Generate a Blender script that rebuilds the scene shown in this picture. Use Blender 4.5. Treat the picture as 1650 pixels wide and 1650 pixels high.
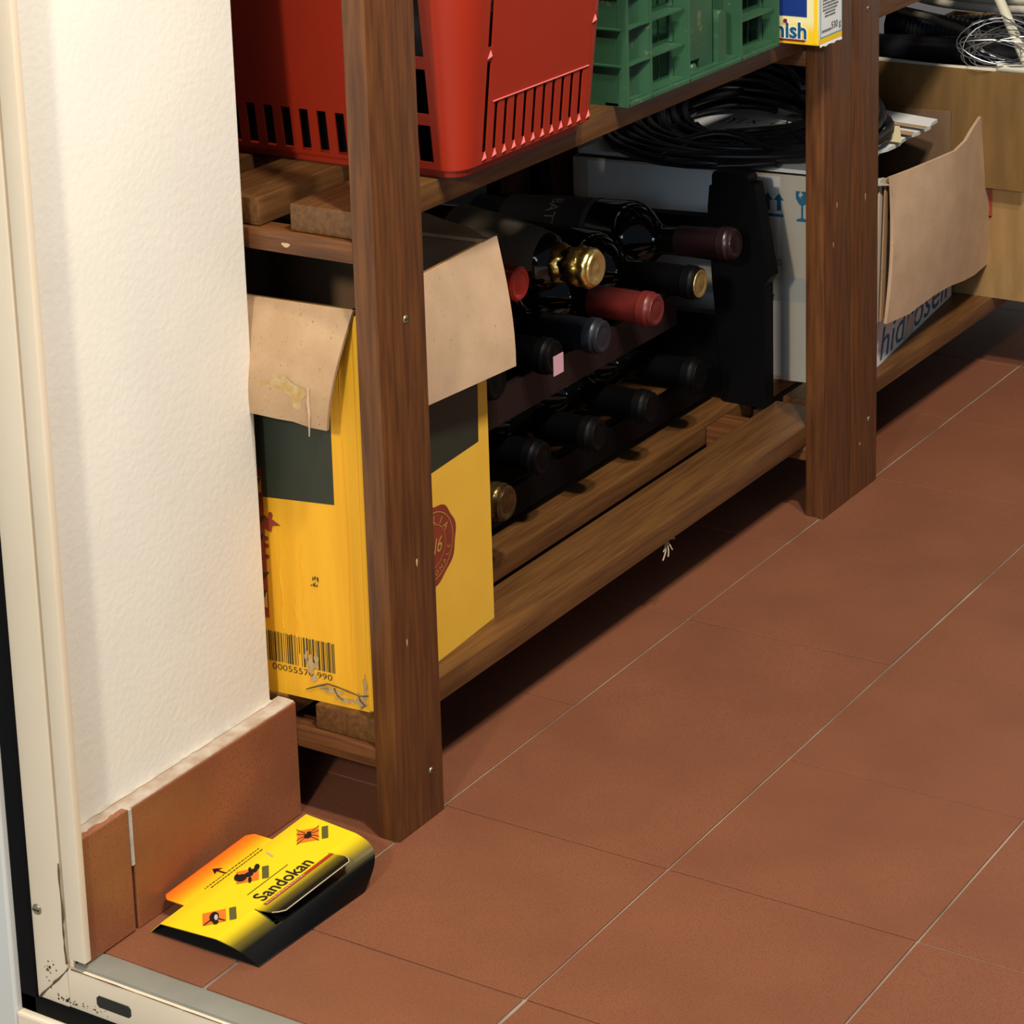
import bpy, bmesh, math, random
from mathutils import Matrix, Vector, Euler
random.seed(7)
for o in list(bpy.data.objects):
    bpy.data.objects.remove(o, do_unlink=True)
SC = bpy.context.scene
COL = SC.collection

# ------------------------------------------------------------------ camera
cam_d = bpy.data.cameras.new('camera')
cam_d.sensor_width = 36.0
cam_d.lens = 4189.05 / 1650 * 36.0
cam_d.shift_x = (825 - 768.58) / 1650
cam_d.shift_y = (286.77 - 825) / 1650
cam_d.clip_start = 0.01
cam = bpy.data.objects.new('camera', cam_d)
COL.objects.link(cam)
cam.location = (-1.52009, -1.05380, 0.98537)
cam.rotation_euler = (1.31711759, 0.03200193, -0.99583915)
SC.camera = cam

# ------------------------------------------------------------------ world, lamps, exposure
W = bpy.data.worlds.new('world'); SC.world = W
W.use_nodes = True
bg = W.node_tree.nodes['Background']
bg.inputs['Color'].default_value = (0.62, 0.78, 1.0, 1)
bg.inputs['Strength'].default_value = 0.12

def lamp(name, loc, target, size, power, col):
    d = bpy.data.lights.new(name, 'AREA')
    d.shape = 'DISK'; d.size = size; d.energy = power; d.color = col
    o = bpy.data.objects.new(name, d); COL.objects.link(o)
    o.location = loc
    o.rotation_euler = (Vector(target) - Vector(loc)).to_track_quat('-Z', 'Y').to_euler()
    return o
# small warm lamps: two at ceiling height, one low at the side
lamp('warm_lamp', (-0.60, -1.00, 2.50), (0.2, 0.0, 0.3), 0.16, 48, (1.0, 0.90, 0.75))
lamp('warm_lamp.001', (-0.20, -1.15, 2.50), (0.2, 0.0, 0.3), 0.16, 34, (1.0, 0.90, 0.75))
lamp('warm_lamp.002', (-1.95, -0.55, 1.30), (-0.1, 0.1, 0.3), 0.12, 23, (1.0, 0.86, 0.64))
# cool daylight from the yard behind the camera
lamp('daylight', (-3.4, -0.9, 1.5), (0.2, 0.0, 0.3), 1.8, 44, (0.66, 0.84, 1.0))

SC.view_settings.view_transform = 'Standard'
SC.view_settings.look = 'None'
SC.view_settings.exposure = 0.0
SC.view_settings.gamma = 1.0
SC.view_settings.use_curve_mapping = False

# ------------------------------------------------------------------ helpers
class G:
    """collects geometry for ONE mesh"""
    def __init__(s):
        s.v = []; s.f = []; s.mi = []
    def add(s, vs, fs, mi=0):
        b = len(s.v)
        s.v += [tuple(map(float, p)) for p in vs]
        s.f += [tuple(i + b for i in f) for f in fs]
        s.mi += (list(mi) if isinstance(mi, (list, tuple)) else [mi] * len(fs))
        return s
    def box(s, x0, x1, y0, y1, z0, z1, bev=0.0, mi=0, M=None, face_mi=None):
        bm = bmesh.new()
        vs = [bm.verts.new(p) for p in [(x0,y0,z0),(x1,y0,z0),(x1,y1,z0),(x0,y1,z0),(x0,y0,z1),(x1,y0,z1),(x1,y1,z1),(x0,y1,z1)]]
        # order: bottom, top, -y, +x, +y, -x
        fi = [(0,3,2,1),(4,5,6,7),(0,1,5,4),(1,2,6,5),(2,3,7,6),(3,0,4,7)]
        for k, f in enumerate(fi):
            fa = bm.faces.new([vs[i] for i in f])
            fa.material_index = face_mi.get(k, mi) if face_mi else mi
        if bev > 0:
            bmesh.ops.bevel(bm, geom=list(bm.edges), offset=bev, segments=2, affect='EDGES', profile=0.6)
        return s.frombm(bm, M)
    def frombm(s, bm, M=None):
        bm.verts.index_update()
        vs = [(M @ v.co if M else v.co)[:] for v in bm.verts]
        s.add(vs, [[v.index for v in f.verts] for f in bm.faces], [f.material_index for f in bm.faces])
        bm.free(); return s
    def prism(s, poly, fn, a, b, mi=0):
        """poly of 2D points extruded between a and b; fn(p,q,t)->xyz"""
        n = len(poly)
        vs = [fn(p[0], p[1], a) for p in poly] + [fn(p[0], p[1], b) for p in poly]
        fs = [tuple(range(n - 1, -1, -1)), tuple(range(n, 2 * n))]
        fs += [(i, (i + 1) % n, n + (i + 1) % n, n + i) for i in range(n)]
        return s.add(vs, fs, mi)
    def tube(s, path, r, n=8, mi=0, closed=False):
        path = [Vector(p) for p in path]
        m = len(path); rings = []
        prev = None
        for i, p in enumerate(path):
            if closed:
                t = path[(i + 1) % m] - path[i - 1]
            else:
                t = path[min(i + 1, m - 1)] - path[max(i - 1, 0)]
            t.normalize()
            if prev is None:
                up = Vector((0, 0, 1)) if abs(t.z) < 0.9 else Vector((1, 0, 0))
                a = t.cross(up).normalized()
            else:
                a = (prev - t * prev.dot(t)).normalized()
            prev = a; b = t.cross(a)
            rr = r[i] if isinstance(r, (list, tuple)) else r
            rings.append([p + (a * math.cos(2 * math.pi * k / n) + b * math.sin(2 * math.pi * k / n)) * rr for k in range(n)])
        vs = [q for ring in rings for q in ring]; fs = []
        for i in range(m if closed else m - 1):
            j = (i + 1) % m
            for k in range(n):
                fs.append((i * n + k, i * n + (k + 1) % n, j * n + (k + 1) % n, j * n + k))
        if not closed:
            fs.append(tuple(range(n - 1, -1, -1))); fs.append(tuple((m - 1) * n + k for k in range(n)))
        return s.add(vs, fs, mi)
    def lathe(s, prof, n=32, mi=0, M=None, a0=0.0, a1=2 * math.pi, caps=True):
        full = abs(a1 - a0 - 2 * math.pi) < 1e-6
        k = n if full else n + 1
        vs = []
        for (r, z) in prof:
            for i in range(k):
                a = a0 + (a1 - a0) * i / n
                p = Vector((r * math.cos(a), r * math.sin(a), z))
                vs.append(M @ p if M else p)
        fs = []
        for j in range(len(prof) - 1):
            for i in range(n):
                i2 = (i + 1) % k
                fs.append((j * k + i, j * k + i2, (j + 1) * k + i2, (j + 1) * k + i))
        if full and caps:
            if prof[0][0] > 1e-6: fs.append(tuple(range(k - 1, -1, -1)))
            if prof[-1][0] > 1e-6: fs.append(tuple((len(prof) - 1) * k + i for i in range(k)))
        return s.add(vs, fs, mi)
    def sheet(s, rows, th, mi=0, mi2=None):
        """rows[i][j] of points; given thickness along the local normals, back side gets mi2"""
        ni, nj = len(rows), len(rows[0])
        R = [[Vector(p) for p in r] for r in rows]
        N = []
        for i in range(ni):
            for j in range(nj):
                du = R[min(i + 1, ni - 1)][j] - R[max(i - 1, 0)][j]
                dv = R[i][min(j + 1, nj - 1)] - R[i][max(j - 1, 0)]
                N.append(du.cross(dv).normalized())
        fl = [p for r in R for p in r]
        vs = fl + [p + q * th for p, q in zip(fl, N)]
        o = ni * nj; fs = []; mm = []
        m2 = mi if mi2 is None else mi2
        for i in range(ni - 1):
            for j in range(nj - 1):
                a, b, c, d = i * nj + j, i * nj + j + 1, (i + 1) * nj + j + 1, (i + 1) * nj + j
                fs.append((a, b, c, d)); mm.append(mi)
                fs.append((d + o, c + o, b + o, a + o)); mm.append(m2)
        per = [j for j in range(nj)] + [i * nj + nj - 1 for i in range(1, ni)] + [(ni - 1) * nj + j for j in range(nj - 2, -1, -1)] + [i * nj for i in range(ni - 2, 0, -1)]
        for k in range(len(per)):
            a, b = per[k], per[(k + 1) % len(per)]
            fs.append((b, a, a + o, b + o)); mm.append(mi)
        return s.add(vs, fs, mm)
    def flat(s, poly, fn, mi=0):
        return s.add([fn(p[0], p[1]) for p in poly], [tuple(range(len(poly)))], mi)

def link(name, g, mats, parent=None, world=False, smooth=False, fix=True):
    me = bpy.data.meshes.new(name)
    vs = g.v
    if world and parent is not None:
        inv = (Matrix.Translation(parent.location) @ parent.rotation_euler.to_matrix().to_4x4()).inverted()
        vs = [(inv @ Vector(p))[:] for p in vs]
    me.from_pydata(vs, [], g.f)
    mats = mats if isinstance(mats, (list, tuple)) else [mats]
    for m in mats: me.materials.append(m)
    for p, k in zip(me.polygons, g.mi):
        p.material_index = k
        p.use_smooth = bool(smooth)
    if fix:
        bm = bmesh.new(); bm.from_mesh(me)
        bmesh.ops.recalc_face_normals(bm, faces=bm.faces[:])
        bm.to_mesh(me); bm.free()
    me.update()
    if smooth:
        me.set_sharp_from_angle(angle=math.radians(smooth if smooth > 1 else 38))
    o = bpy.data.objects.new(name, me); COL.objects.link(o)
    if parent is not None: o.parent = parent
    return o

def tag(o, label, cat, group=None):
    o['label'] = label; o['category'] = cat
    if group: o['group'] = group
    return o
def thing(name, label, cat, loc=(0, 0, 0), rot=(0, 0, 0), group=None):
    o = bpy.data.objects.new(name, None); COL.objects.link(o)
    o.empty_display_size = 0.03
    o.location = loc; o.rotation_euler = rot
    return tag(o, label, cat, group)
def struct(o):
    o['kind'] = 'structure'; return o

# ---- materials -----------------------------------------------------------
def nd(t, typ, **kw):
    n = t.nodes.new(typ)
    for k, v in kw.items(): setattr(n, k, v)
    return n
def M(name, col, rough=0.5, metal=0.0, col2=None, var=0.25, vscale=30, stretch=(1, 1, 1), bump=0.0, bscale=200,
      coat=0.0, spec=0.5, coords='Object', detail=4, speck=None, grain=None):
    """principled with a two-colour noise, optional fine bump, optional speckle (colour, scale, threshold)"""
    m = bpy.data.materials.new(name); m.use_nodes = True
    t = m.node_tree; b = t.nodes['Principled BSDF']
    b.inputs['Roughness'].default_value = rough
    b.inputs['Metallic'].default_value = metal
    b.inputs['Coat Weight'].default_value = coat
    b.inputs['Specular IOR Level'].default_value = spec
    if coords == 'Position':
        src = nd(t, 'ShaderNodeNewGeometry').outputs['Position']
    else:
        src = nd(t, 'ShaderNodeTexCoord').outputs['Object']
    mp = nd(t, 'ShaderNodeMapping'); mp.inputs['Scale'].default_value = stretch
    t.links.new(src, mp.inputs['Vector'])
    if col2 is None: col2 = tuple(c * (1 - var) for c in col)
    no = nd(t, 'ShaderNodeTexNoise'); no.inputs['Scale'].default_value = vscale; no.inputs['Detail'].default_value = detail
    t.links.new(mp.outputs[0], no.inputs['Vector'])
    rp = nd(t, 'ShaderNodeMapRange'); rp.inputs[1].default_value = 0.33; rp.inputs[2].default_value = 0.67
    t.links.new(no.outputs['Fac'], rp.inputs[0])
    mx = nd(t, 'ShaderNodeMix', data_type='RGBA')
    mx.inputs['A'].default_value = (*col, 1); mx.inputs['B'].default_value = (*col2, 1)
    t.links.new(rp.outputs[0], mx.inputs['Factor'])
    out = mx.outputs['Result']
    if speck:
        sn = nd(t, 'ShaderNodeTexNoise'); sn.inputs['Scale'].default_value = speck[1]; sn.inputs['Detail'].default_value = 2
        t.links.new(src, sn.inputs['Vector'])
        sr = nd(t, 'ShaderNodeMapRange'); sr.inputs[1].default_value = speck[2]; sr.inputs[2].default_value = speck[2] + 0.08
        t.links.new(sn.outputs['Fac'], sr.inputs[0])
        m2 = nd(t, 'ShaderNodeMix', data_type='RGBA')
        m2.inputs['B'].default_value = (*speck[0], 1)
        t.links.new(out, m2.inputs['A']); t.links.new(sr.outputs[0], m2.inputs['Factor'])
        out = m2.outputs['Result']
    t.links.new(out, b.inputs['Base Color'])
    if bump > 0:
        bn = nd(t, 'ShaderNodeTexNoise'); bn.inputs['Scale'].default_value = bscale; bn.inputs['Detail'].default_value = 3
        t.links.new((mp.outputs[0] if grain else src), bn.inputs['Vector'])
        bp = nd(t, 'ShaderNodeBump'); bp.inputs['Strength'].default_value = bump; bp.inputs['Distance'].default_value = 0.001
        t.links.new(bn.outputs['Fac'], bp.inputs['Height']); t.links.new(bp.outputs[0], b.inputs['Normal'])
    return m

def gradient_mat(name, stops, axis, rough=0.45, fn=None):
    """printed colour gradient along one object axis; stops=[(pos,(r,g,b))]"""
    m = bpy.data.materials.new(name); m.use_nodes = True
    t = m.node_tree; b = t.nodes['Principled BSDF']; b.inputs['Roughness'].default_value = rough
    tc = nd(t, 'ShaderNodeTexCoord'); sp = nd(t, 'ShaderNodeSeparateXYZ')
    t.links.new(tc.outputs['Object'], sp.inputs[0])
    lo, hi = stops[0][0], stops[-1][0]
    mr = nd(t, 'ShaderNodeMapRange'); mr.inputs[1].default_value = lo; mr.inputs[2].default_value = hi
    t.links.new(sp.outputs['XYZ'.index(axis)], mr.inputs[0])
    cr = nd(t, 'ShaderNodeValToRGB')
    e = cr.color_ramp.elements
    while len(e) < len(stops): e.new(0.5)
    for k, (p, c) in enumerate(stops):
        e[k].position = (p - lo) / (hi - lo); e[k].color = (*c, 1)
    t.links.new(mr.outputs[0], cr.inputs[0]); t.links.new(cr.outputs[0], b.inputs['Base Color'])
    return m

def srgb(r, g, b):
    f = lambda c: (c / 255 / 12.92) if c / 255 <= 0.04045 else ((c / 255 + 0.055) / 1.055) ** 2.4
    return (f(r), f(g), f(b))

def wood(name, c1, c2, stretch, **kw):
    return M(name, c1, rough=kw.pop('rough', 0.42), col2=c2, vscale=20, stretch=stretch, bump=0.25, bscale=60, coords='Object', detail=6, grain=True, **kw)
WD1, WD2 = (0.150, 0.054, 0.014), (0.072, 0.024, 0.008)
wood_z = wood('wood_vertical', WD1, WD2, (10, 10, 0.7))
wood_x = wood('wood_along_shelf', (0.145, 0.064, 0.018), (0.086, 0.034, 0.010), (0.7, 12, 12))
wood_y = wood('wood_side_rail', WD1, WD2, (12, 0.7, 12))
chip = M('bare_wood_chip', (0.62, 0.40, 0.22), 0.8, var=0.2)
plaster = M('white_plaster', (0.86, 0.83, 0.765), 0.9, var=0.05, vscale=12, bump=0.28, bscale=190, coords='Position', spec=0.2)
wallshade = M('shaded_white_wall', (0.62, 0.66, 0.68), 0.9, var=0.05, vscale=8, bump=0.2, bscale=150, coords='Position', spec=0.2)  # white wall with bluish shade put into its colour
terra = M('terracotta_tile', (0.215, 0.080, 0.041), 0.42, col2=(0.180, 0.066, 0.034), vscale=9, coords='Position', bump=0.12, bscale=500,
          speck=((0.145, 0.052, 0.027), 900, 0.55), spec=0.4)
terra_b = M('terracotta_skirting', (0.27, 0.095, 0.042), 0.40, col2=(0.20, 0.066, 0.03), vscale=14, coords='Position', bump=0.15, bscale=400,
            speck=((0.17, 0.06, 0.03), 600, 0.57), spec=0.4)
grout = M('grey_grout', (0.36, 0.29, 0.22), 0.95, col2=(0.13, 0.09, 0.065), vscale=9, coords='Position', bump=0.3, bscale=400)
grout_out = M('terrace_concrete', (0.30, 0.28, 0.25), 0.9, var=0.2, vscale=6, coords='Position', bump=0.2, bscale=120)
grout_w = M('white_grout', (0.50, 0.45, 0.38), 0.95, var=0.25, vscale=60, coords='Position', bump=0.4, bscale=300)
dusty = M('dusty_mortar', (0.30, 0.20, 0.14), 0.95, col2=(0.46, 0.40, 0.33), vscale=55, coords='Position', detail=6)
kraft = M('kraft_cardboard', (0.43, 0.285, 0.165), 0.85, col2=(0.37, 0.235, 0.13), vscale=40, bump=0.15, bscale=300, spec=0.2, speck=((0.25, 0.15, 0.08), 350, 0.66))
kraft_pale = M('pale_kraft_cardboard', (0.55, 0.38, 0.25), 0.85, col2=(0.48, 0.33, 0.21), vscale=35, bump=0.12, bscale=300, spec=0.2, speck=((0.33, 0.22, 0.13), 350, 0.68))
kraft_flap = M('dark_brown_flap', (0.19, 0.105, 0.035), 0.85, col2=(0.145, 0.08, 0.027), vscale=12, stretch=(1, 6, 1), bump=0.15, bscale=300, spec=0.2)  # darker brown than the carton walls
kraft_dark = M('weathered_kraft', (0.32, 0.19, 0.075), 0.85, col2=(0.25, 0.145, 0.055), vscale=12, stretch=(1, 6, 1), bump=0.15, bscale=300, spec=0.2)
kraft_in = M('kraft_shaded_inside', (0.22, 0.13, 0.075), 0.9, var=0.2, spec=0.15)  # darker kraft: the unlit carton inside is put into the colour
yellow_card = M('yellow_card', (0.83, 0.43, 0.022), 0.55, col2=(0.74, 0.36, 0.016), vscale=5, stretch=(14, 14, 1), bump=0.22, bscale=22, grain=True, spec=0.35)
yellow_front = M('yellow_card_smooth_lit', (0.90, 0.54, 0.06), 0.5, col2=(0.86, 0.50, 0.05), vscale=20, spec=0.35)  # same card made lighter, so the front looks more lit
dkgreen_print = M('dark_green_print', (0.022, 0.030, 0.018), 0.5, var=0.2)
red_print = M('red_print', (0.28, 0.045, 0.02), 0.5, var=0.2)
ink = M('dark_ink', (0.045, 0.035, 0.012), 0.6, var=0.3, vscale=120)
ochre_ink = M('ochre_ink', (0.62, 0.36, 0.08), 0.6)
scuff = M('scuffed_paper', (0.46, 0.36, 0.20), 0.95, col2=(0.40, 0.24, 0.06), vscale=180, detail=6)
crease = M('crease_dirt', (0.16, 0.09, 0.025), 0.9, var=0.4, vscale=200)
red_pl = M('red_plastic', (0.33, 0.022, 0.007), 0.38, var=0.08, vscale=10, spec=0.4)
pink_pl = M('stressed_pink_plastic', (0.75, 0.16, 0.16), 0.45, var=0.1)
green_pl = M('green_plastic', (0.032, 0.100, 0.050), 0.42, col2=(0.024, 0.078, 0.039), vscale=14, spec=0.4, speck=((0.12, 0.13, 0.06), 90, 0.66))
black_pl = M('black_plastic', (0.0022, 0.0022, 0.003), 0.5, var=0.2, spec=0.12)
tray_pl = M('dark_brown_plastic', (0.016, 0.009, 0.010), 0.4, var=0.2, spec=0.3)
glass_m = M('dark_bottle_glass', (0.003, 0.004, 0.003), 0.04, var=0.1, spec=0.55)
gold_foil = M('gold_foil', (0.90, 0.66, 0.20), 0.28, metal=1.0, var=0.25, vscale=60, bump=0.8, bscale=120)
gold_flat = M('gold_disc', (0.66, 0.47, 0.17), 0.35, metal=0.8, var=0.25, vscale=150, bump=0.5, bscale=350)
dull_foil = M('dull_bronze_foil', (0.16, 0.10, 0.035), 0.35, metal=0.8, var=0.5, vscale=120, bump=0.8, bscale=200)
cap_black = M('black_capsule', (0.0018, 0.0018, 0.0022), 0.5, var=0.2, spec=0.12)
cap_red = M('red_capsule', (0.13, 0.015, 0.012), 0.4, var=0.15, vscale=60)
cap_brightred = M('bright_red_capsule', (0.38, 0.02, 0.012), 0.25, var=0.15)
cap_blue = M('blue_grey_capsule', (0.012, 0.016, 0.024), 0.4, var=0.15)
cap_maroon = M('maroon_capsule', (0.016, 0.005, 0.007), 0.35, var=0.2)
label_cream = M('cream_label', (0.11, 0.09, 0.06), 0.7, var=0.2, vscale=60)
label_dark = M('dark_label', (0.03, 0.022, 0.022), 0.6, var=0.2)
label_grey = M('grey_edge_label', (0.10, 0.10, 0.10), 0.6)
white_ink = M('pale_ink', (0.45, 0.44, 0.42), 0.6)
pink_paper = M('pink_sticker', (0.72, 0.42, 0.50), 0.7, var=0.05)
white_card = M('white_card', (0.78, 0.80, 0.80), 0.75, col2=(0.72, 0.72, 0.70), vscale=9, spec=0.25)
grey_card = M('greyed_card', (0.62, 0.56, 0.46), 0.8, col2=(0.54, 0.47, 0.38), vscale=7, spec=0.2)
tape = M('packing_tape', (0.50, 0.49, 0.44), 0.45, var=0.08)
blue_print = M('blue_print', (0.012, 0.17, 0.33), 0.6, var=0.25, vscale=150)
pencil = M('marker_ink', (0.03, 0.03, 0.035), 0.7)
cable_m = M('black_cable', (0.010, 0.010, 0.012), 0.38, var=0.2, spec=0.45)
hose_m = M('black_hose', (0.010, 0.010, 0.013), 0.35, var=0.2, spec=0.5)
beige_pipe = M('beige_conduit', (0.50, 0.46, 0.38), 0.5, var=0.12)
white_rod_m = M('ivory_rod', (0.66, 0.62, 0.50), 0.45, var=0.08)
wire_m = M('galvanised_wire', (0.50, 0.52, 0.54), 0.32, metal=0.9, var=0.3, vscale=80)
brass_m = M('brass', (0.60, 0.36, 0.10), 0.3, metal=0.9)
clear_tube = M('clear_brown_tube', (0.12, 0.10, 0.08), 0.3, var=0.3)
screw_m = M('zinc_screw', (0.42, 0.38, 0.26), 0.4, metal=0.8, var=0.4, vscale=300)
dark_slot = M('dark_recess', (0.02, 0.018, 0.015), 0.8)
pvc = M('cream_pvc', (0.80, 0.68, 0.53), 0.45, col2=(0.74, 0.62, 0.47), vscale=7, stretch=(1, 1, 1), spec=0.35, speck=((0.16, 0.10, 0.05), 120, 0.76))
pvc_cool = M('outer_white_pvc', (0.62, 0.62, 0.60), 0.45, var=0.06, vscale=8, spec=0.35)
alu = M('grey_aluminium_sill', (0.30, 0.30, 0.26), 0.5, metal=0.25, var=0.1, vscale=30, bump=0.1, bscale=400)
rubber = M('black_rubber', (0.0018, 0.0018, 0.003), 0.6, var=0.1, spec=0.12)
dirt = M('grime', (0.13, 0.08, 0.045), 0.95, var=0.4, vscale=150)
string_m = M('jute_string', (0.45, 0.36, 0.24), 0.9)
cream_paper = M('cream_paper', (0.68, 0.60, 0.36), 0.8, var=0.06)
trap_yellow = (0.72, 0.54, 0.012)
trap_black = M('trap_black', (0.006, 0.006, 0.006), 0.35)
trap_under = M('trap_inside_card', (0.012, 0.012, 0.012), 0.6)
trap_edge = M('trap_card_edge', (0.50, 0.42, 0.25), 0.7)
trap_orange = M('trap_orange', (0.80, 0.17, 0.015), 0.45)
trap_red = M('trap_red', (0.42, 0.03, 0.012), 0.45)
trap_shadowprint = M('trap_grey_print', (0.10, 0.085, 0.02), 0.5)

def text_geo(body, size, shear=0.0, align='LEFT', bold=0.0, space=1.0):
    cu = bpy.data.curves.new('lettering', 'FONT')
    cu.body = body; cu.size = size; cu.shear = shear; cu.align_x = align; cu.offset = bold; cu.space_character = space
    cu.resolution_u = 3
    o = bpy.data.objects.new('lettering_source', cu); COL.objects.link(o)
    dg = bpy.context.evaluated_depsgraph_get(); dg.update()
    me = bpy.data.meshes.new_from_object(o.evaluated_get(dg))
    vs = [v.co[:2] for v in me.vertices]; fs = [tuple(p.vertices) for p in me.polygons]
    bpy.data.objects.remove(o); bpy.data.curves.remove(cu); bpy.data.meshes.remove(me)
    return vs, fs
def text(g, body, size, fn, mi=0, **kw):
    vs, fs = text_geo(body, size, **kw)
    g.add([fn(x, y) for x, y in vs], fs, mi); return g
def circ(cx, cy, rx, ry=None, n=24, wob=0.0, ph=0.0, k=9):
    ry = rx if ry is None else ry
    return [(cx + rx * (1 + wob * math.sin(k * a + ph)) * math.cos(a), cy + ry * (1 + wob * math.sin(k * a + ph)) * math.sin(a)) for a in [2 * math.pi * i / n for i in range(n)]]
def rect(a, b, c, d): return [(a, c), (b, c), (b, d), (a, d)]

# ================================================================== THE SETTING
# floor: grout bed with separate tiles on it
g = G().box(-0.299, 2.6, -1.4, 0.45, -0.06, -0.0012)
floor = struct(link('floor', g, grout))
gt = G().box(-0.0994, 0.0994, -0.0990, 0.0990, -0.008, 0.0, bev=0.0006)
tile0 = None
for i in range(-2, 13):
    for j in range(-7, 3):
        cx, cy = 0.2 * i + 0.1, 0.2 * j + 0.1
        if cx - 0.1 < -0.3 - 1e-6:      # cut tile against the sill
            gc = G().box(-0.2985, -0.2006, cy - 0.0984, cy + 0.0984, -0.008, 0, bev=0.0008)
            t = link('tile', gc, terra, floor); continue
        if tile0 is None:
            tile0 = link('tile', gt, terra, floor); t = tile0
        else:
            t = bpy.data.objects.new('tile', tile0.data); COL.objects.link(t); t.parent = floor
        t.location = (cx + random.uniform(-.0003, .0003), cy + random.uniform(-.0005, .0005), random.uniform(-.0004, 0.0002))

# white pilaster on the left
g = G().box(-0.3188, -0.0775, 0.1045, 0.45, 0.0, 1.5, bev=0.0025)
struct(link('wall_left', g, plaster, smooth=30))
g = G().box(-0.083, 2.6, 0.45, 0.52, -0.02, 1.5)
struct(link('wall_back', g, wallshade))
g = G().box(2.6, 2.68, -1.4, 0.52, -0.02, 1.5)
struct(link('wall_far', g, wallshade))

struct(link('wall_outside', G().box(-0.332, -0.3195, 0.2205, 1.6, -0.12, 1.5), plaster))
struct(link('floor_outside', G().box(-3.2, -0.3345, -2.4, 1.6, -0.2, -0.121), grout_out))
# skirting tiles
g = G().box(-0.290, -0.0685, 0.0935, 0.105, 0.0, 0.0955)
bb = struct(link('baseboard_left', g, grout_w))
link('tile', G().box(-0.262, -0.0668, 0.0885, 0.098, 0.0, 0.0955, bev=0.0012), terra_b, bb)
link('tile', G().box(-0.3188, -0.2655, 0.0885, 0.098, 0.0008, 0.0965, bev=0.0012), terra_b, bb)
# dusty ledge on top of the skirting with a thin white caulk line at the wall
rows = []
for k in range(45):
    x = -0.318 + k * 0.2505 / 44
    rows.append([(x, 0.0893, 0.0945), (x, 0.0897 + random.uniform(0, .0009), 0.0962 + random.uniform(0, .0003)), (x, 0.098, 0.0966 + random.uniform(0, .0003)), (x, 0.1050, 0.0968)])
link('mortar_ledge', G().sheet(rows, -0.0006), dusty, bb)
rows = []
for k in range(45):
    x = -0.318 + k * 0.2405 / 44
    rows.append([(x, 0.1052, 0.0960), (x, 0.1015 + random.uniform(0, .0012), 0.0972), (x, 0.1052, 0.0974 + random.uniform(0, .0009))])
link('caulk_line', G().sheet(rows, -0.0005), grout_w, bb)
link('grout_joint', G().box(-0.2652, -0.2624, 0.0880, 0.095, 0.052, 0.0958), grout_w, bb)

# door frame: jamb, sill, gasket
XF = -0.322
df = thing('door_1', None, None)
del df['label']; del df['category']
struct(df)
# inner reveal strip of the jamb (faces the opening) + main jamb face
link('jamb', G().box(XF, -0.3190, 0.0985, 0.150, -0.06, 1.5, bev=0.0008), pvc, df, smooth=30)
link('jamb_lip', G().box(XF - 0.004, -0.3190, 0.0838, 0.0990, 0.0062, 1.5, bev=0.0012), pvc, df, smooth=30)
g = G().box(XF - 0.004, XF + 0.001, 0.1015, 0.1315, -0.036, 1.5, bev=0.0015)
link('jamb_face', g, pvc, df, smooth=30)
link('gasket', G().box(XF - 0.006, XF, 0.1315, 0.1465, -0.046, 1.5, bev=0.001), rubber, df)
link('outer_stile', G().box(XF - 0.012, XF + 0.002, 0.1465, 0.22, -0.12, 1.5, bev=0.002), pvc_cool, df)
# sill
link('sill', G().box(XF, -0.3005, -1.4, 0.0975, -0.05, 0.0005, bev=0.0015), alu, df, smooth=30)
link('sill_face', G().box(XF - 0.004, XF + 0.001, -1.4, 0.1015, -0.0325, -0.002, bev=0.0015), pvc, df, smooth=30)
link('gasket', G().box(XF - 0.006, XF, -1.4, 0.1465, -0.046, -0.0325, bev=0.001), rubber, df)
link('outer_rail', G().box(XF - 0.012, XF + 0.002, -1.4, 0.1465, -0.12, -0.046, bev=0.002), pvc, df)
fx = XF - 0.0042
g = G().prism([(0.046, -0.0235), (0.073, -0.0235), (0.075, -0.0215), (0.075, -0.0165), (0.073, -0.0145), (0.046, -0.0145), (0.044, -0.0165), (0.044, -0.0215)], lambda p, q, t: (t, p, q), fx - 0.0004, fx + 0.001)
link('drain_slot', g, dark_slot, df)
# screw in the jamb
scr = G().lathe([(0, 0.0012), (0.0036, 0.0010), (0.0042, 0.0)], 16, M=Matrix.Translation((fx, 0.1255, 0.0375)) @ Matrix.Rotation(-math.pi / 2, 4, 'Y'))
scr_o = link('screw', scr, screw_m, df, smooth=40)
link('screw_slot', G().box(fx - 0.0016, fx - 0.0009, 0.1225, 0.1285, 0.0370, 0.0380), dark_slot, scr_o)
# grime lines in the frame corners
gm = G()
gm.tube([(fx - .0002, 0.1015 + random.uniform(-.0004, .0004), z) for z in [0.002 + 0.006 * k for k in range(14)]], [0.0003 + random.random() * .0006 for _ in range(14)], 5)
gm.tube([(fx - .0002, 0.1295 - 0.0295 * k / 9, -0.0325 + 0.0305 * k / 9 + random.uniform(-.0005, .0005)) for k in range(10)], [0.0003 + random.random() * .0008 for _ in range(10)], 5)
gm.tube([(fx + .0005, 0.098 - 0.010 * k, -0.0018) for k in range(24)], [0.0002 + random.random() * .0005 * (1 - k / 30) for k in range(24)], 5)
link('grime', gm, dirt, df)
gm = G()
for _ in range(26):
    y, z = random.gauss(0.119, .003), random.gauss(-0.008, .004)
    gm.flat(circ(y, z, random.uniform(.0003, .0008), n=6), lambda p, q: (fx - 0.0002, p, q))
for _ in range(40):
    y = 0.112 - abs(random.gauss(0, .02)); z = -0.029 + abs(random.gauss(0, .002))
    gm.flat(circ(y, z, random.uniform(.0003, .0009), n=6), lambda p, q: (fx - 0.0002, p, q))
link('grime', gm, dirt, df)

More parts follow.
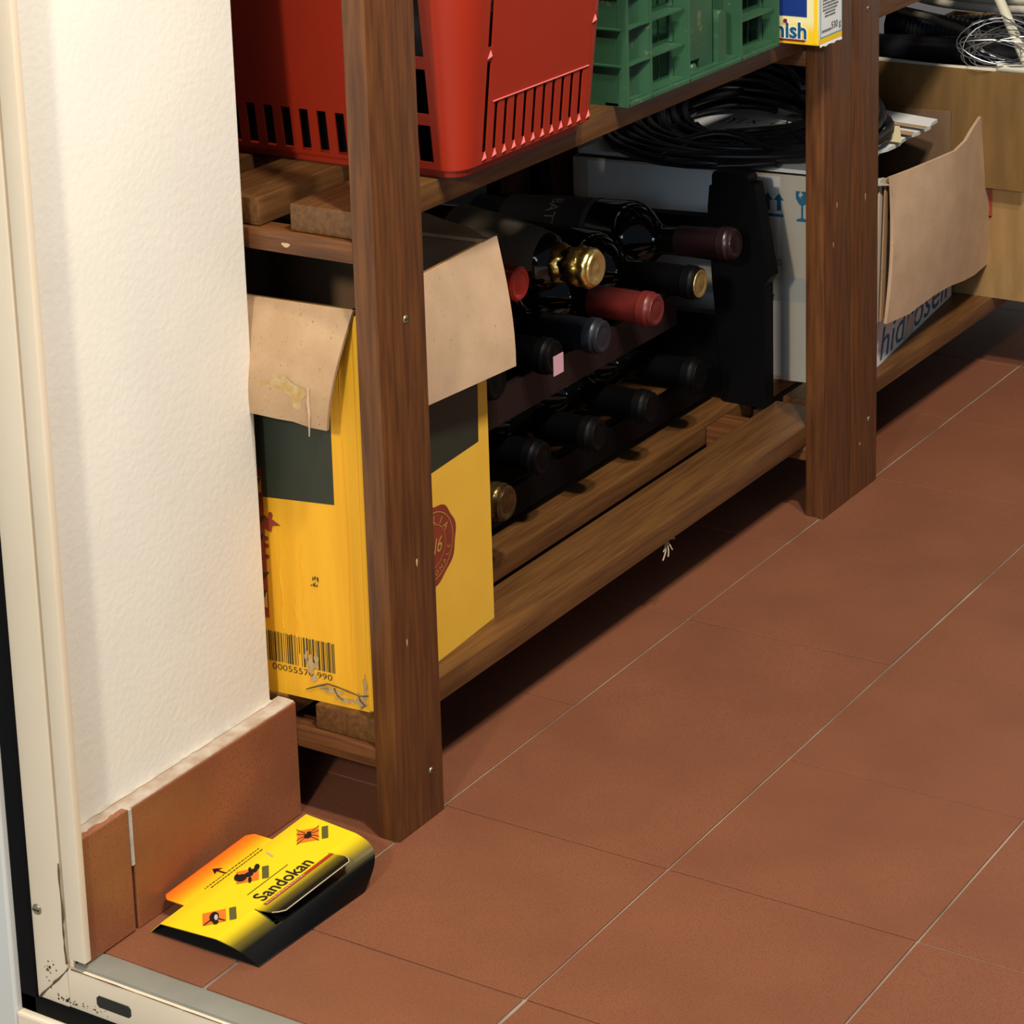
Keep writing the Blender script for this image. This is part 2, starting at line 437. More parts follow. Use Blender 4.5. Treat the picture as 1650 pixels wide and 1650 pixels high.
# ================================================================== SHELVING UNITS
def add_screw(parent, x, y, z, r=0.0032):
    s = link('screw', G().lathe([(0, 0.0008), (r * .8, 0.0008), (r, 0.0)], 14, M=Matrix.Translation((x, y, z)) @ Matrix.Rotation(math.pi / 2, 4, 'X')), screw_m, parent, world=False, smooth=40)
    link('screw_slot', G().box(x - r * .75, x + r * .75, y - 0.0012, y - 0.0006, z - .0005, z + .0005), dark_slot, s)
def add_chips(parent, pts):
    for (x, y, z, w, h) in pts:
        link('chipped_spot', G().flat(circ(x, z, w, h, n=9, wob=.2, k=3), lambda p, q: (p, y, q)), chip, parent)
def unit(name, label, x0, x1, levels, far_post=True):
    u = thing(name, label, 'shelving unit', group='wooden shelving units')
    w = 0.0615
    pts = [x0] + ([x1 - w] if far_post else [])
    posts = []
    for px in pts:
        posts.append(link('post', G().box(px, px + w, -0.0048, 0.0148, 0.0, 1.0, bev=0.0012), wood_z, u, smooth=30))
        link('post', G().box(px, px + w, 0.345, 0.365, 0.0, 1.0, bev=0.0012), wood_z, u, smooth=30)
        for (zb, zt) in levels:
            link('side_rail', G().box(px + 0.0005, px + 0.022, 0.0148, 0.345, zb - 0.0165, zb - 0.0005, bev=0.001), wood_y, u, smooth=30)
    for (zb, zt) in levels:
        for k in range(4):
            y = 0.0148 + 0.0877 * k
            link('shelf_board', G().box(x0 + 0.006, x1 - 0.006, y, y + 0.0597, zb, zt, bev=0.0018), wood_x, u, smooth=30)
    return u, posts
LV = [(0.0745, 0.0945), (0.4735, 0.4945), (0.80, 0.82)]  # unseen top level, its height set to shade the basket
u1, p1 = unit('shelving_unit', 'brown stained slatted wooden shelving unit holding bottle rack and red basket', -0.067, 0.7345, LV)
u2, p2 = unit('shelving_unit', 'second brown wooden shelving unit at the right, holding the opened cardboard boxes', 0.7365, 1.54, [(0.077, 0.0945), (0.4735, 0.4945), (0.80, 0.82)])
link('cross_cleat', G().box(0.628, 0.672, 0.0752, 0.1018, 0.070, 0.0935, bev=.001), wood_y, u1)
add_screw(u1, -0.0315, -0.0048, 0.4085); add_screw(u1, -0.022, -0.0048, 0.041, 0.0026)
add_chips(u1, [(-0.030, -0.00495, 0.2165, .0012, .0033), (-0.047, -0.00495, 0.158, .0008, .003), (0.702, -0.00495, 0.316, .0009, .0032), (0.694, -.00495, .278, .0008, .003)])
add_screw(u1, 0.7, -0.0048, 0.4905, 0.0032)
add_screw(u2, 0.771, -0.0048, 0.4975, 0.0028); add_screw(u2, 0.778, -0.0048, 0.072, 0.0028)
add_chips(u2, [(0.767, -0.00495, 0.309, .0010, .0042), (0.757, -.00495, .052, .0012, .0016)])
gs = G().flat(circ(0.045, 0.04, .004, .0016, n=9, wob=.2, k=3), lambda p, q: (p, q, 0.09465))
link('chipped_spot', gs, chip, u1)
gs = G().flat(circ(0.075, 0.464, .004, .0018, n=9, wob=.2, k=3), lambda p, q: (-0.0669, p, q))
link('chipped_spot', gs, chip, u1)

# ================================================================== YELLOW WINE CARTON
YW, YD, YH, TH = 0.1935, 0.205, 0.3225, 0.003
yc = thing('wine_carton', 'open yellow wine carton with dark green panels behind the left shelf post', 'carton', (-0.052, 0.026, 0.0945), (0, 0, math.radians(4)))
link('wall', G().box(0, TH, 0, YD, 0, YH, face_mi={5: 1}, bev=0.0), [kraft_in, yellow_card], yc)
link('wall', G().box(0, YW, 0, TH, 0, YH, face_mi={2: 1}), [kraft_in, yellow_front], yc)
link('wall', G().box(YW - TH, YW, TH, YD, 0, YH, face_mi={3: 1}), [kraft_in, yellow_front], yc)
link('wall', G().box(TH, YW - TH, YD - TH, YD, 0, YH, face_mi={4: 1}), [kraft_in, yellow_front], yc)
link('bottom', G().box(TH, YW - TH, TH, YD - TH, 0.001, 0.004), kraft_in, yc)
# glue flap on the front edge near the left corner: rounded vertical fold
link('corner_fold', G().tube([(0.0015, 0.001, 0.002 + YH * k / 8 * .98) for k in range(9)], 0.0032, 10), yellow_card, yc, smooth=60)
link('corner_fold', G().box(0.003, 0.0085, -0.004, 0.0, 0.128, 0.147, bev=.0008), yellow_card, yc)
# left flap, folded outwards and hanging
rows = []
for i in range(9):
    s_ = i / 8
    row = []
    for j in range(9):
        t_ = j / 8
        y = 0.1325 - t_ * (0.1325 - (-0.001 + 0.013 * s_))
        x = -0.0015 - 0.020 * math.sin(s_ * 1.9) - 0.004 * s_ * t_ + (0.0012 * math.sin(9 * t_) * s_)
        z = YH + 0.0035 * math.sin(min(1, s_ * 8) * math.pi) * (1 - s_) - 0.079 * s_ - 0.008 * t_ * s_ + (random.uniform(-.001, .001) if i == 8 else 0)
        row.append((x, y, z))
    rows.append(row)
link('flap', G().sheet(rows, 0.0028), kraft, yc, smooth=50)
gs = G()
vv = circ(0.050, 0.2595, .020, .012, n=22, wob=.16, k=5)
link('peeled_patch', gs.flat(vv, lambda p, q: (-0.0262 + 0.03 * (0.25 - q) * 0 - .0002 - (0.245 - q) * .02, p, q)), scuff, yc)
gs = G()
gs.tube([(-0.0262, 0.027, 0.266), (-0.0266, 0.0275, 0.256), (-0.0268, 0.0268, 0.246), (-0.027, 0.0275, 0.229)], [.0008, .0012, .001, .0004], 5)
link('torn_shred', gs, kraft_pale, yc)
# front flap, pushed out a little at the right
rows = []
for i in range(9):
    s_ = i / 8
    row = []
    for j in range(9):
        t_ = j / 8
        x = 0.020 + t_ * (YW + 0.002 - 0.016 * s_)
        y = -0.0015 - 0.013 * math.sin(s_ * 1.7) - 0.010 * t_ * s_
        z = YH + 0.003 * math.sin(min(1, s_ * 8) * math.pi) * (1 - s_) - 0.102 * s_ + 0.010 * (1 - t_) * s_
        row.append((x, y, z))
    rows.append(row)
link('flap', G().sheet(rows, -0.0028), kraft_pale, yc, smooth=50)
# right flap standing up and out, front corner torn
rows = []
for i in range(7):
    s_ = i / 6
    row = []
    for j in range(11):
        t_ = j / 10
        y = 0.004 + t_ * 0.198
        ln = 0.062 * (0.55 + 0.45 * min(1, t_ * 5))
        x = YW - 0.001 + ln * s_ * 0.9
        z = YH + ln * s_ * (0.26 * min(1, t_ * 2.5) - 0.28) + random.uniform(-.0006, .0006) * (i == 6)
        row.append((x, y, z))
    rows.append(row)
link('flap', G().sheet(rows, 0.0028), kraft, yc, smooth=50)
rows = [[(0.004 + 0.185 * t / 6, YD - 0.001 + 0.012 * s / 3, YH + 0.03 * s / 3) for t in range(7)] for s in range(4)]
link('flap', G().sheet(rows, 0.0028), kraft_in, yc)
# prints, left face
Lf = lambda p, q: (-0.00025, p, q)
link('printed_panel', G().flat([(0.026, 0.1655), (0.0255, 0.30), (0.145, 0.30), (0.145, 0.1610), (0.10, 0.1612)], Lf), dkgreen_print, yc)
gs = G().flat(rect(0.0905, 0.115, 0.062, 0.185), Lf)
gs.flat([(0.0905, 0.146), (0.083, 0.1445), (0.0755, 0.1405), (0.083, 0.139), (0.0845, 0.1335), (0.0905, 0.136)], Lf)
gs.flat(circ(0.0845, 0.1475, .0022, .003, n=10), Lf)
for zz in (0.122, 0.113, 0.128): gs.flat(circ(0.0895, zz, .0022, .0018, n=8), Lf)
link('printed_ornament', gs, red_print, yc)
gs = G()
for k in range(7):
    zz = 0.178 - 0.0155 * k
    gs.flat([(0.0915 + .004 * math.sin(k * 2.1), zz), (0.0975, zz - .003), (0.1005, zz - .0085), (0.0935, zz - .0065)], lambda p, q: (-0.0005, p, q))
link('printed_letters', gs, ink, yc)
for rc_ in (rect(0.0915, 0.0955, 0.07, 0.083), rect(0.0915, 0.0945, 0.165, 0.178)):
    link('print_or_shade_band', G().flat(rc_, lambda p, q: (-0.0004, p, q)), ochre_ink, yc)
gs = G()
yy = 0.0325; rb = random.Random(3)
while yy < 0.098:
    w_ = rb.choice([.0005, .0007, .0010, .0015, .0004])
    z1 = 0.0515 - rb.uniform(0, .001) - 0.0 ; z0 = 0.0262
    if 0.045 < yy < 0.066 and rb.random() < .45: z0 += rb.uniform(.004, .016)
    gs.flat(rect(yy, yy + w_, z0, z1), Lf)
    yy += w_ + rb.choice([.0006, .0009, .0013])
text(gs, '00055570 990', 0.0072, lambda x, y: (-0.00025, 0.0905 - x * 1.33, 0.0195 + y))
link('printed_barcode', gs, ink, yc)
gs = G()
for (cy_, cz_, rx_, rz_) in ((0.0545, 0.029, .0035, .008), (0.049, 0.034, .002, .007), (0.058, 0.036, .0018, .006), (0.052, 0.019, .003, .003), (0.036, 0.011, .010, .0022), (0.010, 0.008, .005, .006), (0.024, 0.006, .009, .002), (0.006, 0.020, .0018, .010), (0.045, 0.0125, .006, .0015)):
    gs.flat(circ(cy_, cz_, rx_, rz_, n=17, wob=.3, k=5, ph=cy_ * 900), lambda p, q: (-0.0006, p, q))
link('scuff_mark', gs, scuff, yc)
gs = G()
for path in ([(0.060, .008), (0.050, .0125), (0.040, .0165), (0.030, .0155), (0.019, .0135), (0.011, .012), (0.0, .0145)], [(0.034, .014), (0.031, .008), (0.026, .006)], [(0.012, .0125), (0.0105, .008), (0.006, .005), (0.0105, .002)]):
    gs.tube([(-0.0006, p, q) for p, q in path], [.0003 + random.random() * .0005 for _ in path], 5)
link('crease', gs, crease, yc)
gs = G()
for _ in range(14):
    gs.flat(circ(random.gauss(0.047, .0022), random.gauss(0.098, .003), random.uniform(.0003, .001), random.uniform(.0005, .002), n=6), lambda p, q: (-0.0004, p, q))
link('smudge', gs, crease, yc)
gs = G()
for (y0_, z0_, z1_) in ((0.058, 0.07, 0.13), (0.078, 0.055, 0.115), (0.066, 0.05, 0.085), (0.016, 0.02, 0.30)):
    gs.tube([(-0.0001, y0_ + .0009 * math.sin(k * 1.3), z0_ + (z1_ - z0_) * k / 8) for k in range(9)], .0005, 5)
link('crushed_ridge', gs, yellow_card, yc)
# prints, front face
Ff = lambda p, q: (p, -0.00025, q)
link('printed_panel', G().flat([(0.02, 0.159), (0.1765, 0.1605), (0.1795, 0.245), (0.02, 0.245)], Ff), dkgreen_print, yc)
SX, SZ = 0.0965, 0.0985
link('printed_seal', G().flat(circ(SX, SZ, .0385, .0335, n=60, wob=.03, k=8), Ff), red_print, yc)
gs = G()
ring_o, ring_i = circ(SX, SZ, .0335, .0285, n=48), circ(SX, SZ, .0327, .0278, n=48)
F2 = lambda p, q: (p, -0.0005, q)
gs.add([F2(*p) for p in ring_o + ring_i], [(i, (i + 1) % 48, 48 + (i + 1) % 48, 48 + i) for i in range(48)])
ring_o, ring_i = circ(SX, SZ, .0215, .0185, n=48), circ(SX, SZ, .0210, .0180, n=48)
gs.add([F2(*p) for p in ring_o + ring_i], [(i, (i + 1) % 48, 48 + (i + 1) % 48, 48 + i) for i in range(48)])
def arc_text(gs, body, size, r, a0, step, out=1):
    for k, ch in enumerate(body):
        a = a0 - step * k * out
        vs, fs = text_geo(ch, size, align='CENTER')
        if not vs: continue
        ca, sa = math.cos(a), math.sin(a)
        def f(x, y):
            if out > 0:   # baseline faces the centre
                px, pz = (r + y) * ca + x * sa, (r + y) * sa - x * ca
            else:
                px, pz = (r - y) * ca - x * sa, (r - y) * sa + x * ca
            return F2(SX + px, SZ + pz * .86)
        gs.add([f(x, y) for x, y in vs], fs)
arc_text(gs, 'ITALIA', 0.0105, 0.0225, math.radians(150), math.radians(24))
arc_text(gs, 'NAZIONALE', 0.0068, 0.0300, math.radians(-135), math.radians(14.5), out=-1)
text(gs, 'N6', 0.018, lambda x, y: F2(SX - 0.008 + x, SZ - 0.007 + y), shear=0.3)
link('printed_seal_lettering', gs, ochre_ink, yc)

# ================================================================== BOTTLE RACK
rk = thing('bottle_rack', 'black plastic two tier bottle rack full of wine bottles', 'bottle rack', (0.45, 0.22, 0.0945))
def end_panel(xa, xb):
    def pr(poly, name, x0=xa, x1=xb):
        link(name, G().prism(poly, lambda p, q, t: (t, p, q), x0, x1), black_pl, rk, world=True)
    for (ya, yb, sgn) in ((0.067, 0.136, 1), (0.318, 0.400, -1)):
        pr([(ya + .006, .0945), (yb - .016, .0945), (yb - .006, .203), (yb - .004, .2235), (ya + .006, .2235)], 'column')
        pr([(ya + .006, .2235), (ya, .233), (ya + .017, .326), (ya + .023, .326), (ya + .023, .331), (ya + .025, .335), (yb - .007, .335), (yb - .005, .331), (yb - .005, .320), (yb - .002, .320), (yb, .298), (yb - .004, .2235)], 'column')
    for (z0, z1) in ((0.105, 0.186), (0.242, 0.288)):
        pr([(0.115, z0), (0.345, z0), (0.345, z1), (0.23, z1 - .006), (0.115, z1)], 'cross_bar', xa + .002, xb - .002)
end_panel(0.700, 0.719)
end_panel(0.148, 0.158)
bott = {}
# name: X, Yend, Z, radius, tilt, capsule material, ...
LOW = [(0.222, 0.0755, 0.1600), (0.3165, 0.098, 0.1645), (0.401, 0.090, 0.1605), (0.499, 0.090, 0.1560), (0.595, 0.090, 0.1590)]
UP = [(0.250, 0.100, 0.2560), (0.331, 0.092, 0.2560), (0.412, 0.090, 0.2515), (0.4935, 0.080, 0.2555), (0.579, 0.080, 0.2580), (0.652, 0.080, 0.2785)]
def wave(name, cols, rr, ztop, zbot, y0, y1, mat, xe=0.700):
    xs = [0.158 + (xe - 0.158) * k / 84 for k in range(85)]
    top = []
    for x in xs:
        z = ztop
        for (bx, bz) in cols:
            d = abs(x - bx)
            if d < rr: z = min(z, bz - math.sqrt(rr * rr - d * d))
        top.append(max(z, zbot + 0.004))
    poly = [(x, z) for x, z in zip(xs, top)]
    g = G()
    n = len(xs)
    vs = [(x, y0, zbot) for x in xs] + [(x, y0, z) for x, z in poly] + [(x, y1, z) for x, z in poly] + [(x, y1, zbot) for x in xs]
    fs = []
    for i in range(n - 1):
        for a, b in ((0, 1), (1, 2), (2, 3), (3, 0)):
            fs.append((a * n + i, a * n + i + 1, b * n + i + 1, b * n + i))
    fs += [(0, n, 2 * n, 3 * n), (n - 1, 4 * n - 1, 3 * n - 1, 2 * n - 1)]
    g.add(vs, fs)
    link(name, g, mat, rk, world=True)
wave('bottle_tray', [(b[0], b[2]) for b in UP], 0.0172, 0.236, 0.204, 0.120, 0.126, tray_pl, xe=0.604)
wave('bottle_tray', [(b[0], b[2]) for b in UP], 0.0388, 0.232, 0.2020, 0.27, 0.30, tray_pl)
wave('bottle_tray', [(b[0], b[2]) for b in LOW], 0.0172, 0.132, 0.1045, 0.130, 0.136, black_pl)
wave('bottle_tray', [(b[0], b[2]) for b in LOW], 0.0388, 0.138, 0.1045, 0.27, 0.30, black_pl)

# ---- bottles: local z runs from the base to the mouth
def bottle(label, X, Y, Z, cap, r=0.0372, Lh=0.30, rn=0.0142, tilt=0.0, yaw=0.0, champ=False, disc=None, lab=None, capstart=None, ring=True, name='wine_bottle'):
    rx = math.pi / 2 + tilt
    R = Euler((rx, 0, yaw)).to_matrix()
    base = Vector((X, Y, Z)) - R @ Vector((0, 0, Lh))
    b = thing(name, label, 'bottle', base, (rx, 0, yaw), 'wine bottles lying in the rack')
    body = Lh * 0.60 if not champ else Lh * 0.50
    sh = Lh * 0.74 if not champ else Lh * 0.82
    prof = [(0, 0.012), (r * .55, 0.006), (r * .86, 0.0), (r, 0.006), (r, body)]
    for k in range(1, 9):
        s_ = k / 8
        e = 0.5 - 0.5 * math.cos(math.pi * s_) if champ else (1 - math.cos(math.pi * min(1, s_ * 1.0))) / 2
        prof.append((r + (rn - r) * e, body + (sh - body) * (s_ if champ else s_ ** 0.8)))
    if champ:
        prof = [(0, 0.012), (r * .55, 0.006), (r * .86, 0.0), (r, 0.006), (r, .13), (r * .97, .16), (r * .86, .20), (r * .70, .24), (r * .60, .258), (rn * 1.1, .266)]
    prof += [(rn, Lh - 0.004), (rn * .9, Lh - 0.002), (0, Lh - 0.002)]
    link('glass', G().lathe(prof, 40), glass_m, b, smooth=40)
    cs = capstart if capstart is not None else Lh - 0.062
    rc = rn + 0.0010
    if champ:
        gg = G(); n = 48; prof2 = []
        zs = [cs + (Lh + .003 - cs) * k / 14 for k in range(15)]
        rs = [rc * (1.06 + .10 * math.sin(k * 0.9)) for k in range(15)]
        rs[-1] = rc * 1.0; rs[-2] = rc * 1.14; rs[-3] = rc * 1.16; rs[-4] = rc * 1.05
        vs = []
        for k, (z, q) in enumerate(zip(zs, rs)):
            for i in range(n):
                a = 2 * math.pi * i / n
                w_ = 1 + (0.035 * math.sin(11 * a + 1.3 * k) + 0.03 * math.sin(7 * a - .8 * k)) * (k < 13)
                vs.append((q * w_ * math.cos(a), q * w_ * math.sin(a), z + (0.003 * math.sin(5 * a) if k == 0 else 0)))
        fs = [(k * n + i, k * n + (i + 1) % n, (k + 1) * n + (i + 1) % n, (k + 1) * n + i) for k in range(14) for i in range(n)]
        fs.append(tuple(14 * n + i for i in range(n)))
        gg.add(vs, fs)
        link('foil', gg, cap, b, smooth=60)
        link('foil_disc', G().lathe([(rc * .98, Lh + .003), (rc * .92, Lh + .0045), (rc * .62, Lh + .0047), (rc * .56, Lh + .0040), (rc * .3, Lh + .0042), (0, Lh + .0052)], 32), gold_flat, b, smooth=40)
    else:
        prof = [(rc * .995, cs), (rc, cs + .001), (rc, Lh - .016)]
        if ring: prof += [(rc * 1.02, Lh - .0155), (rc * 1.10, Lh - .014), (rc * 1.10, Lh - .006), (rc * 1.02, Lh - .0045)]
        prof += [(rc * 1.0, Lh - .001), (rc * .93, Lh), (0, Lh)]
        link('capsule', G().lathe(prof, 36), cap, b, smooth=35)
        dm = disc or cap
        link('capsule_disc', G().lathe([(rc * .90, Lh - .0002), (rc * .88, Lh + .0006), (rc * .66, Lh + .0006), (rc * .62, Lh + .0001), (rc * .4, Lh + .0002), (rc * .3, Lh + .0006), (0, Lh + .0006)], 32), dm, b, smooth=40)
    if lab:
        lm, z0, z1, a0, a1 = lab
        lp = [(r + .0003, z0), (r + .0003, z1)] if not champ else [(r * .97 + .0005, .16), (r * .86 + .0005, .20), (r * .70 + .0005, .24), (r * .625 + .0005, .2535)]
        link('label', G().lathe(lp, 32, a0=a0, a1=a1), lm, b, smooth=60, fix=False)
    return b, R, base
A45 = math.pi
nm = ['nearest the yellow carton', 'second from the yellow carton', 'third from the yellow carton', 'fourth from the yellow carton', 'nearest the right end of the rack']
for k, (X, Y, Z) in enumerate(LOW):
    if k == 0:
        bottle('dark bottle with crumpled bronze foil top, bottom row beside yellow carton', X, Y, Z, dull_foil, r=0.036, disc=dull_foil)
    else:
        bottle('bottle with black capsule in bottom rack row, ' + nm[k], X, Y, Z, cap_black)
bottle('dark bottle in upper rack tier half hidden behind the yellow carton flap', *UP[0], cap_black)
gb, R, base = bottle('black capsuled bottle with small pink sticker on its neck end', *UP[1], cap_black)
link('sticker', G().box(-0.004, 0.0125, -0.0165, 0.0015, 0.3008, 0.3014), pink_paper, gb)
bottle('bottle with blue grey capsule in upper rack tier', *UP[2], cap_blue)
bottle('bottle with dull red capsule in upper rack tier', *UP[3], cap_red, capstart=0.232)
bottle('bottle with black neck and flat gold end disc in upper rack tier', *UP[4], cap_black, disc=gold_flat)
bb_, R, base = bottle('dark bottle with lettered dark label and maroon capsule at top right of rack', *UP[5], cap_maroon, r=0.0385, tilt=-0.075,
       lab=(label_dark, 0.045, 0.145, math.radians(20), math.radians(200)))
gl = G().lathe([(0.0390, 0.143), (0.0390, 0.149)], 32, a0=math.radians(20), a1=math.radians(200))
link('label_edge', gl, label_grey, bb_, smooth=60, fix=False)
gl = G()
def on_bottle(x, y, rad=0.0391, z0=0.10, ang=0.0):
    # text runs around the circumference, its height along the axis
    a = ang + x / rad
    return (rad * math.cos(a), rad * math.sin(a), z0 + y)
text(gl, 'BATT', 0.018, lambda x, y: on_bottle(x, y, ang=math.radians(97)))
link('label_lettering', gl, white_ink, bb_, fix=False)
cb, R, base = bottle('champagne bottle with crumpled gold foil lying on top of the rack row', 0.371, 0.075, 0.3296, gold_foil, r=0.0415, Lh=0.30, rn=0.0150, champ=True, capstart=0.262,
       lab=(label_cream, 0.16, 0.2535, math.radians(60), math.radians(185)), name='champagne_bottle')
bottle('bottle with bright red capsule behind the yellow carton flap', 0.259, 0.080, 0.3446, cap_brightred, capstart=0.26, ring=False)

# ================================================================== WHITE / HIDROSELL CARTON
HW, HD, HH = 0.345, 0.312, 0.2205
hc = thing('white_carton', 'open white carton with blue lettering and hanging brown flap behind right post', 'carton', (0.797, 0.0195, 0.0945), (0, 0, math.radians(6.5)))
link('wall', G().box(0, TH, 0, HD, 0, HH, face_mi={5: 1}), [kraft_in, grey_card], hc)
link('wall', G().box(TH, HW, 0, TH, 0, HH - .070, face_mi={2: 1}), [kraft_in, white_card], hc)
link('wall', G().box(HW - TH, HW, TH, HD, 0, HH - .005, face_mi={3: 1}), [kraft_in, white_card], hc)
link('wall', G().box(TH, HW - TH, HD - TH, HD, 0, HH), kraft_in, hc)
link('bottom', G().box(TH, HW - TH, TH, HD - TH, .001, .004), kraft_in, hc)
Lh_ = lambda p, q: (-0.0003, p, q)
link('tape', G().box(-0.0005, 0, 0.0, HD, 0.086, 0.112), tape, hc)
link('print_or_shade_band', G().flat(rect(0.080, 0.295, 0.004, 0.218), lambda p, q: (-.0002, p, q)), white_card, hc)  # bluish shaded part of the face, put into the colour as a band
for cx in (0.0935, 0.0815):
    gs = G().flat([(cx - .0022, .182), (cx + .0022, .182), (cx + .0022, .193), (cx + .0055, .193), (cx, .2005), (cx - .0055, .193), (cx - .0022, .193)], lambda p, q: (-.0006, p, q))
    link('printed_arrow', gs, blue_print, hc)
gs = G().flat(rect(0.0765, 0.0985, .1755, .1785), lambda p, q: (-.0006, p, q))
link('printed_bar', gs, blue_print, hc)
cx = 0.0565
gs = G().flat([(cx - .007, .2045), (cx + .0015, .2045), (cx - .001, .2005), (cx + .002, .1985), (cx - .0005, .195), (cx + .004, .2), (cx + .002, .2045), (cx + .007, .2045), (cx + .0065, .196), (cx + .003, .1905), (cx + .001, .1895), (cx + .001, .1765), (cx + .006, .1745), (cx + .006, .1725), (cx - .006, .1725), (cx - .006, .1745), (cx - .001, .1765), (cx - .001, .1895), (cx - .003, .1905), (cx - .0065, .196)], lambda p, q: (-.0006, p, q))
link('printed_glass', gs, blue_print, hc)
gs = G()
ro, ri = circ(0.0815, .127, .0034, n=18), circ(0.0815, .127, .0026, n=18)
gs.add([Lh_(*p) for p in ro + ri], [(i, (i + 1) % 18, 18 + (i + 1) % 18, 18 + i) for i in range(18)])
text(gs, 'R', .0035, lambda x, y: (-.0008, .0827 - x, .1258 + y))
link('printed_mark', gs, blue_print, hc)
link('printed_logo', G().flat(circ(0.098, .123, .0075, .010, n=18), lambda p, q: (-.0006, p, q)), blue_print, hc)
gs = G()
text(gs, 'll', .02, lambda x, y: (-.0008, .0965 - x, .079 + y), shear=.2)
link('printed_lettering', gs, blue_print, hc)
link('printed_line', G().flat(rect(0.0895, 0.0905, .004, .08), lambda p, q: (-.0006, p, q)), blue_print, hc)
gs = G()
text(gs, 'hidrosell', .078, lambda x, y: (0.078 + x * 0.92, -0.0004, 0.0042 + y * .62), shear=.25)
link('printed_lettering', gs, blue_print, hc)
link('torn_tape', G().flat([(0.165, 0.0), (0.195, .001), (0.205, .016), (0.185, .028), (0.172, .014)], lambda p, q: (p, -0.0007, q)), tape, hc)
# hanging brown front flap, bulging outwards
top = [(.873, .0175, .302), (.908, .012, .302), (.959, .008, .301), (1.017, .008, .298), (1.06, .014, .299), (1.098, .022, .303), (1.14, .030, .307), (1.173, .034, .306), (1.192, .036, .304)]
bot = [(0.846, 0.01, 0.151), (0.903, 0.01, 0.148), (0.972, 0.012, 0.149), (1.022, 0.015, 0.144), (1.068, 0.018, 0.139), (1.106, 0.021, 0.135), (1.144, 0.024, 0.134), (1.195, 0.03, 0.133), (1.212, 0.031, 0.136)]
rows = []
for i in range(11):
    s_ = i / 10
    rows.append([tuple(a + (b - a) * s_ + (-(0.004) * math.sin(math.pi * s_) if q == 1 else 0) + ((random.uniform(-.0015, .0015)) if (q == 2 and i == 10) else 0) for q, (a, b) in enumerate(zip(p0, p1_))) for p0, p1_ in zip(top, bot)])
link('flap', G().sheet(rows, 0.0035), kraft_pale, hc, world=True, smooth=50)
# layered torn edges at the left of the flap
for k, (dx, dy, m_) in enumerate(((-.002, .004, kraft), (-.010, .007, grey_card), (-.018, .010, kraft_in))):
    rows = [[(.873 + dx - .027 * s / 6 + .014 * t / 2, .0175 + dy - .0075 * s / 6 + .001 * t, .2985 - .002 * k - .142 * s / 6 + .003 * math.sin(s * 1.7 + k) * (s in (0, 6))) for t in range(3)] for s in range(7)]
    link('torn_layer', G().sheet(rows, .0014), m_, hc, world=True)
# white inner flap, closed over the contents and sloping down to the front
fl = [(.800, .036, .3155), (1.107, .064, .304), (1.115, .325, .3185), (.768, .325, .3175)]
rows = []
for i in range(9):
    s_ = i / 8; row = []
    for j in range(19):
        t_ = j / 18
        a = [fl[0][q] + (fl[1][q] - fl[0][q]) * t_ for q in range(3)]; b = [fl[3][q] + (fl[2][q] - fl[3][q]) * t_ for q in range(3)]
        p = [a[q] + (b[q] - a[q]) * s_ for q in range(3)]
        if i == 0: p[1] += random.uniform(-.003, .003)
        p[2] += .0015 * math.sin(6 * t_) * (1 - s_)
        row.append(tuple(p))
    rows.append(row)
link('inner_flap', G().sheet(rows, -0.004), [white_card], hc, world=True)
gs = G()
def flap_pt(x, y, lift=.0008):
    # plane of the inner flap
    s_ = (y - .05) / (.325 - .05); t_ = (x - .79) / .32
    z = (.3155 + (.304 - .3155) * t_) * (1 - s_) + .318 * s_
    return (x, y, z + lift + .0056)
text(gs, 'IYI x  DS', 0.026, lambda x, y: flap_pt(.935 + y * 1.5 + x * .35, .250 - x * .80))
text(gs, 'OE', 0.03, lambda x, y: flap_pt(1.045 + y - x * .5, .118 - x * .3))
link('handwriting', gs, pencil, hc, world=True)
gs = G()
for (x0_, x1_) in ((1.0, 1.018), (1.04, 1.052)):
    gs.add([flap_pt(x0_, .05, .0006), flap_pt(x1_, .052, .0006), flap_pt(x1_, .2, .0006), flap_pt(x0_, .2, .0006)], [(0, 1, 2, 3)])
link('brown_stripe', gs, kraft, hc, world=True)
tag(link('paper_scrap', G().sheet([[(.955 + .02 * a, .040 + .018 * b + .01 * a, .3175 + .006 * b * (1 - b) * 4 * .4 + .0035 * a) for a in range(3)] for b in range(3)], .0008), cream_paper),
    'small cream paper scrap lying on the white carton flap', 'paper')
tag(link('plastic_strip', G().sheet([[(.83 + .03 * a, .022 - .004 * a + .03 * b, .302 - .006 * a + .003 * b) for a in range(4)] for b in range(2)], .001), tape), 'crumpled clear grey tape strip sticking out of the white carton', 'tape')

# ---- coil of black cable on the carton
path = []
rng = random.Random(11)
turns = 30; per = 40
for k in range(turns * per + 1):
    a = 2 * math.pi * k / per; tt = k / per
    lane = (tt * 0.618) % 1.0
    rad = 0.068 + lane * (0.092 - 0.034 * math.cos(a - .35)) + 0.004 * math.sin(a * 2 + tt)
    back = 0.5 + 0.5 * math.cos(a - 0.57)
    z = 0.3265 + 0.0022 * math.sin(tt * 2.4 + a) + (0.007 + 0.062 * back ** 1.6) * (tt / turns)
    path.append((0.928 + rad * math.cos(a), 0.208 + rad * math.sin(a) * .95, z + 0.0015 * math.sin(3 * a + tt)))
path = [path[i] for i in range(len(path))]
tag(link('cable_coil', G().tube(path, 0.0042, 7), cable_m, smooth=60), 'coil of black cable lying on the white carton', 'cable')
path = [(0.80 + .012 * math.sin(k * .5) + .0 * k, 0.345 - 0.0125 * k, 0.334 + 0.012 * math.sin(k * .35) ** 2) for k in range(20)]
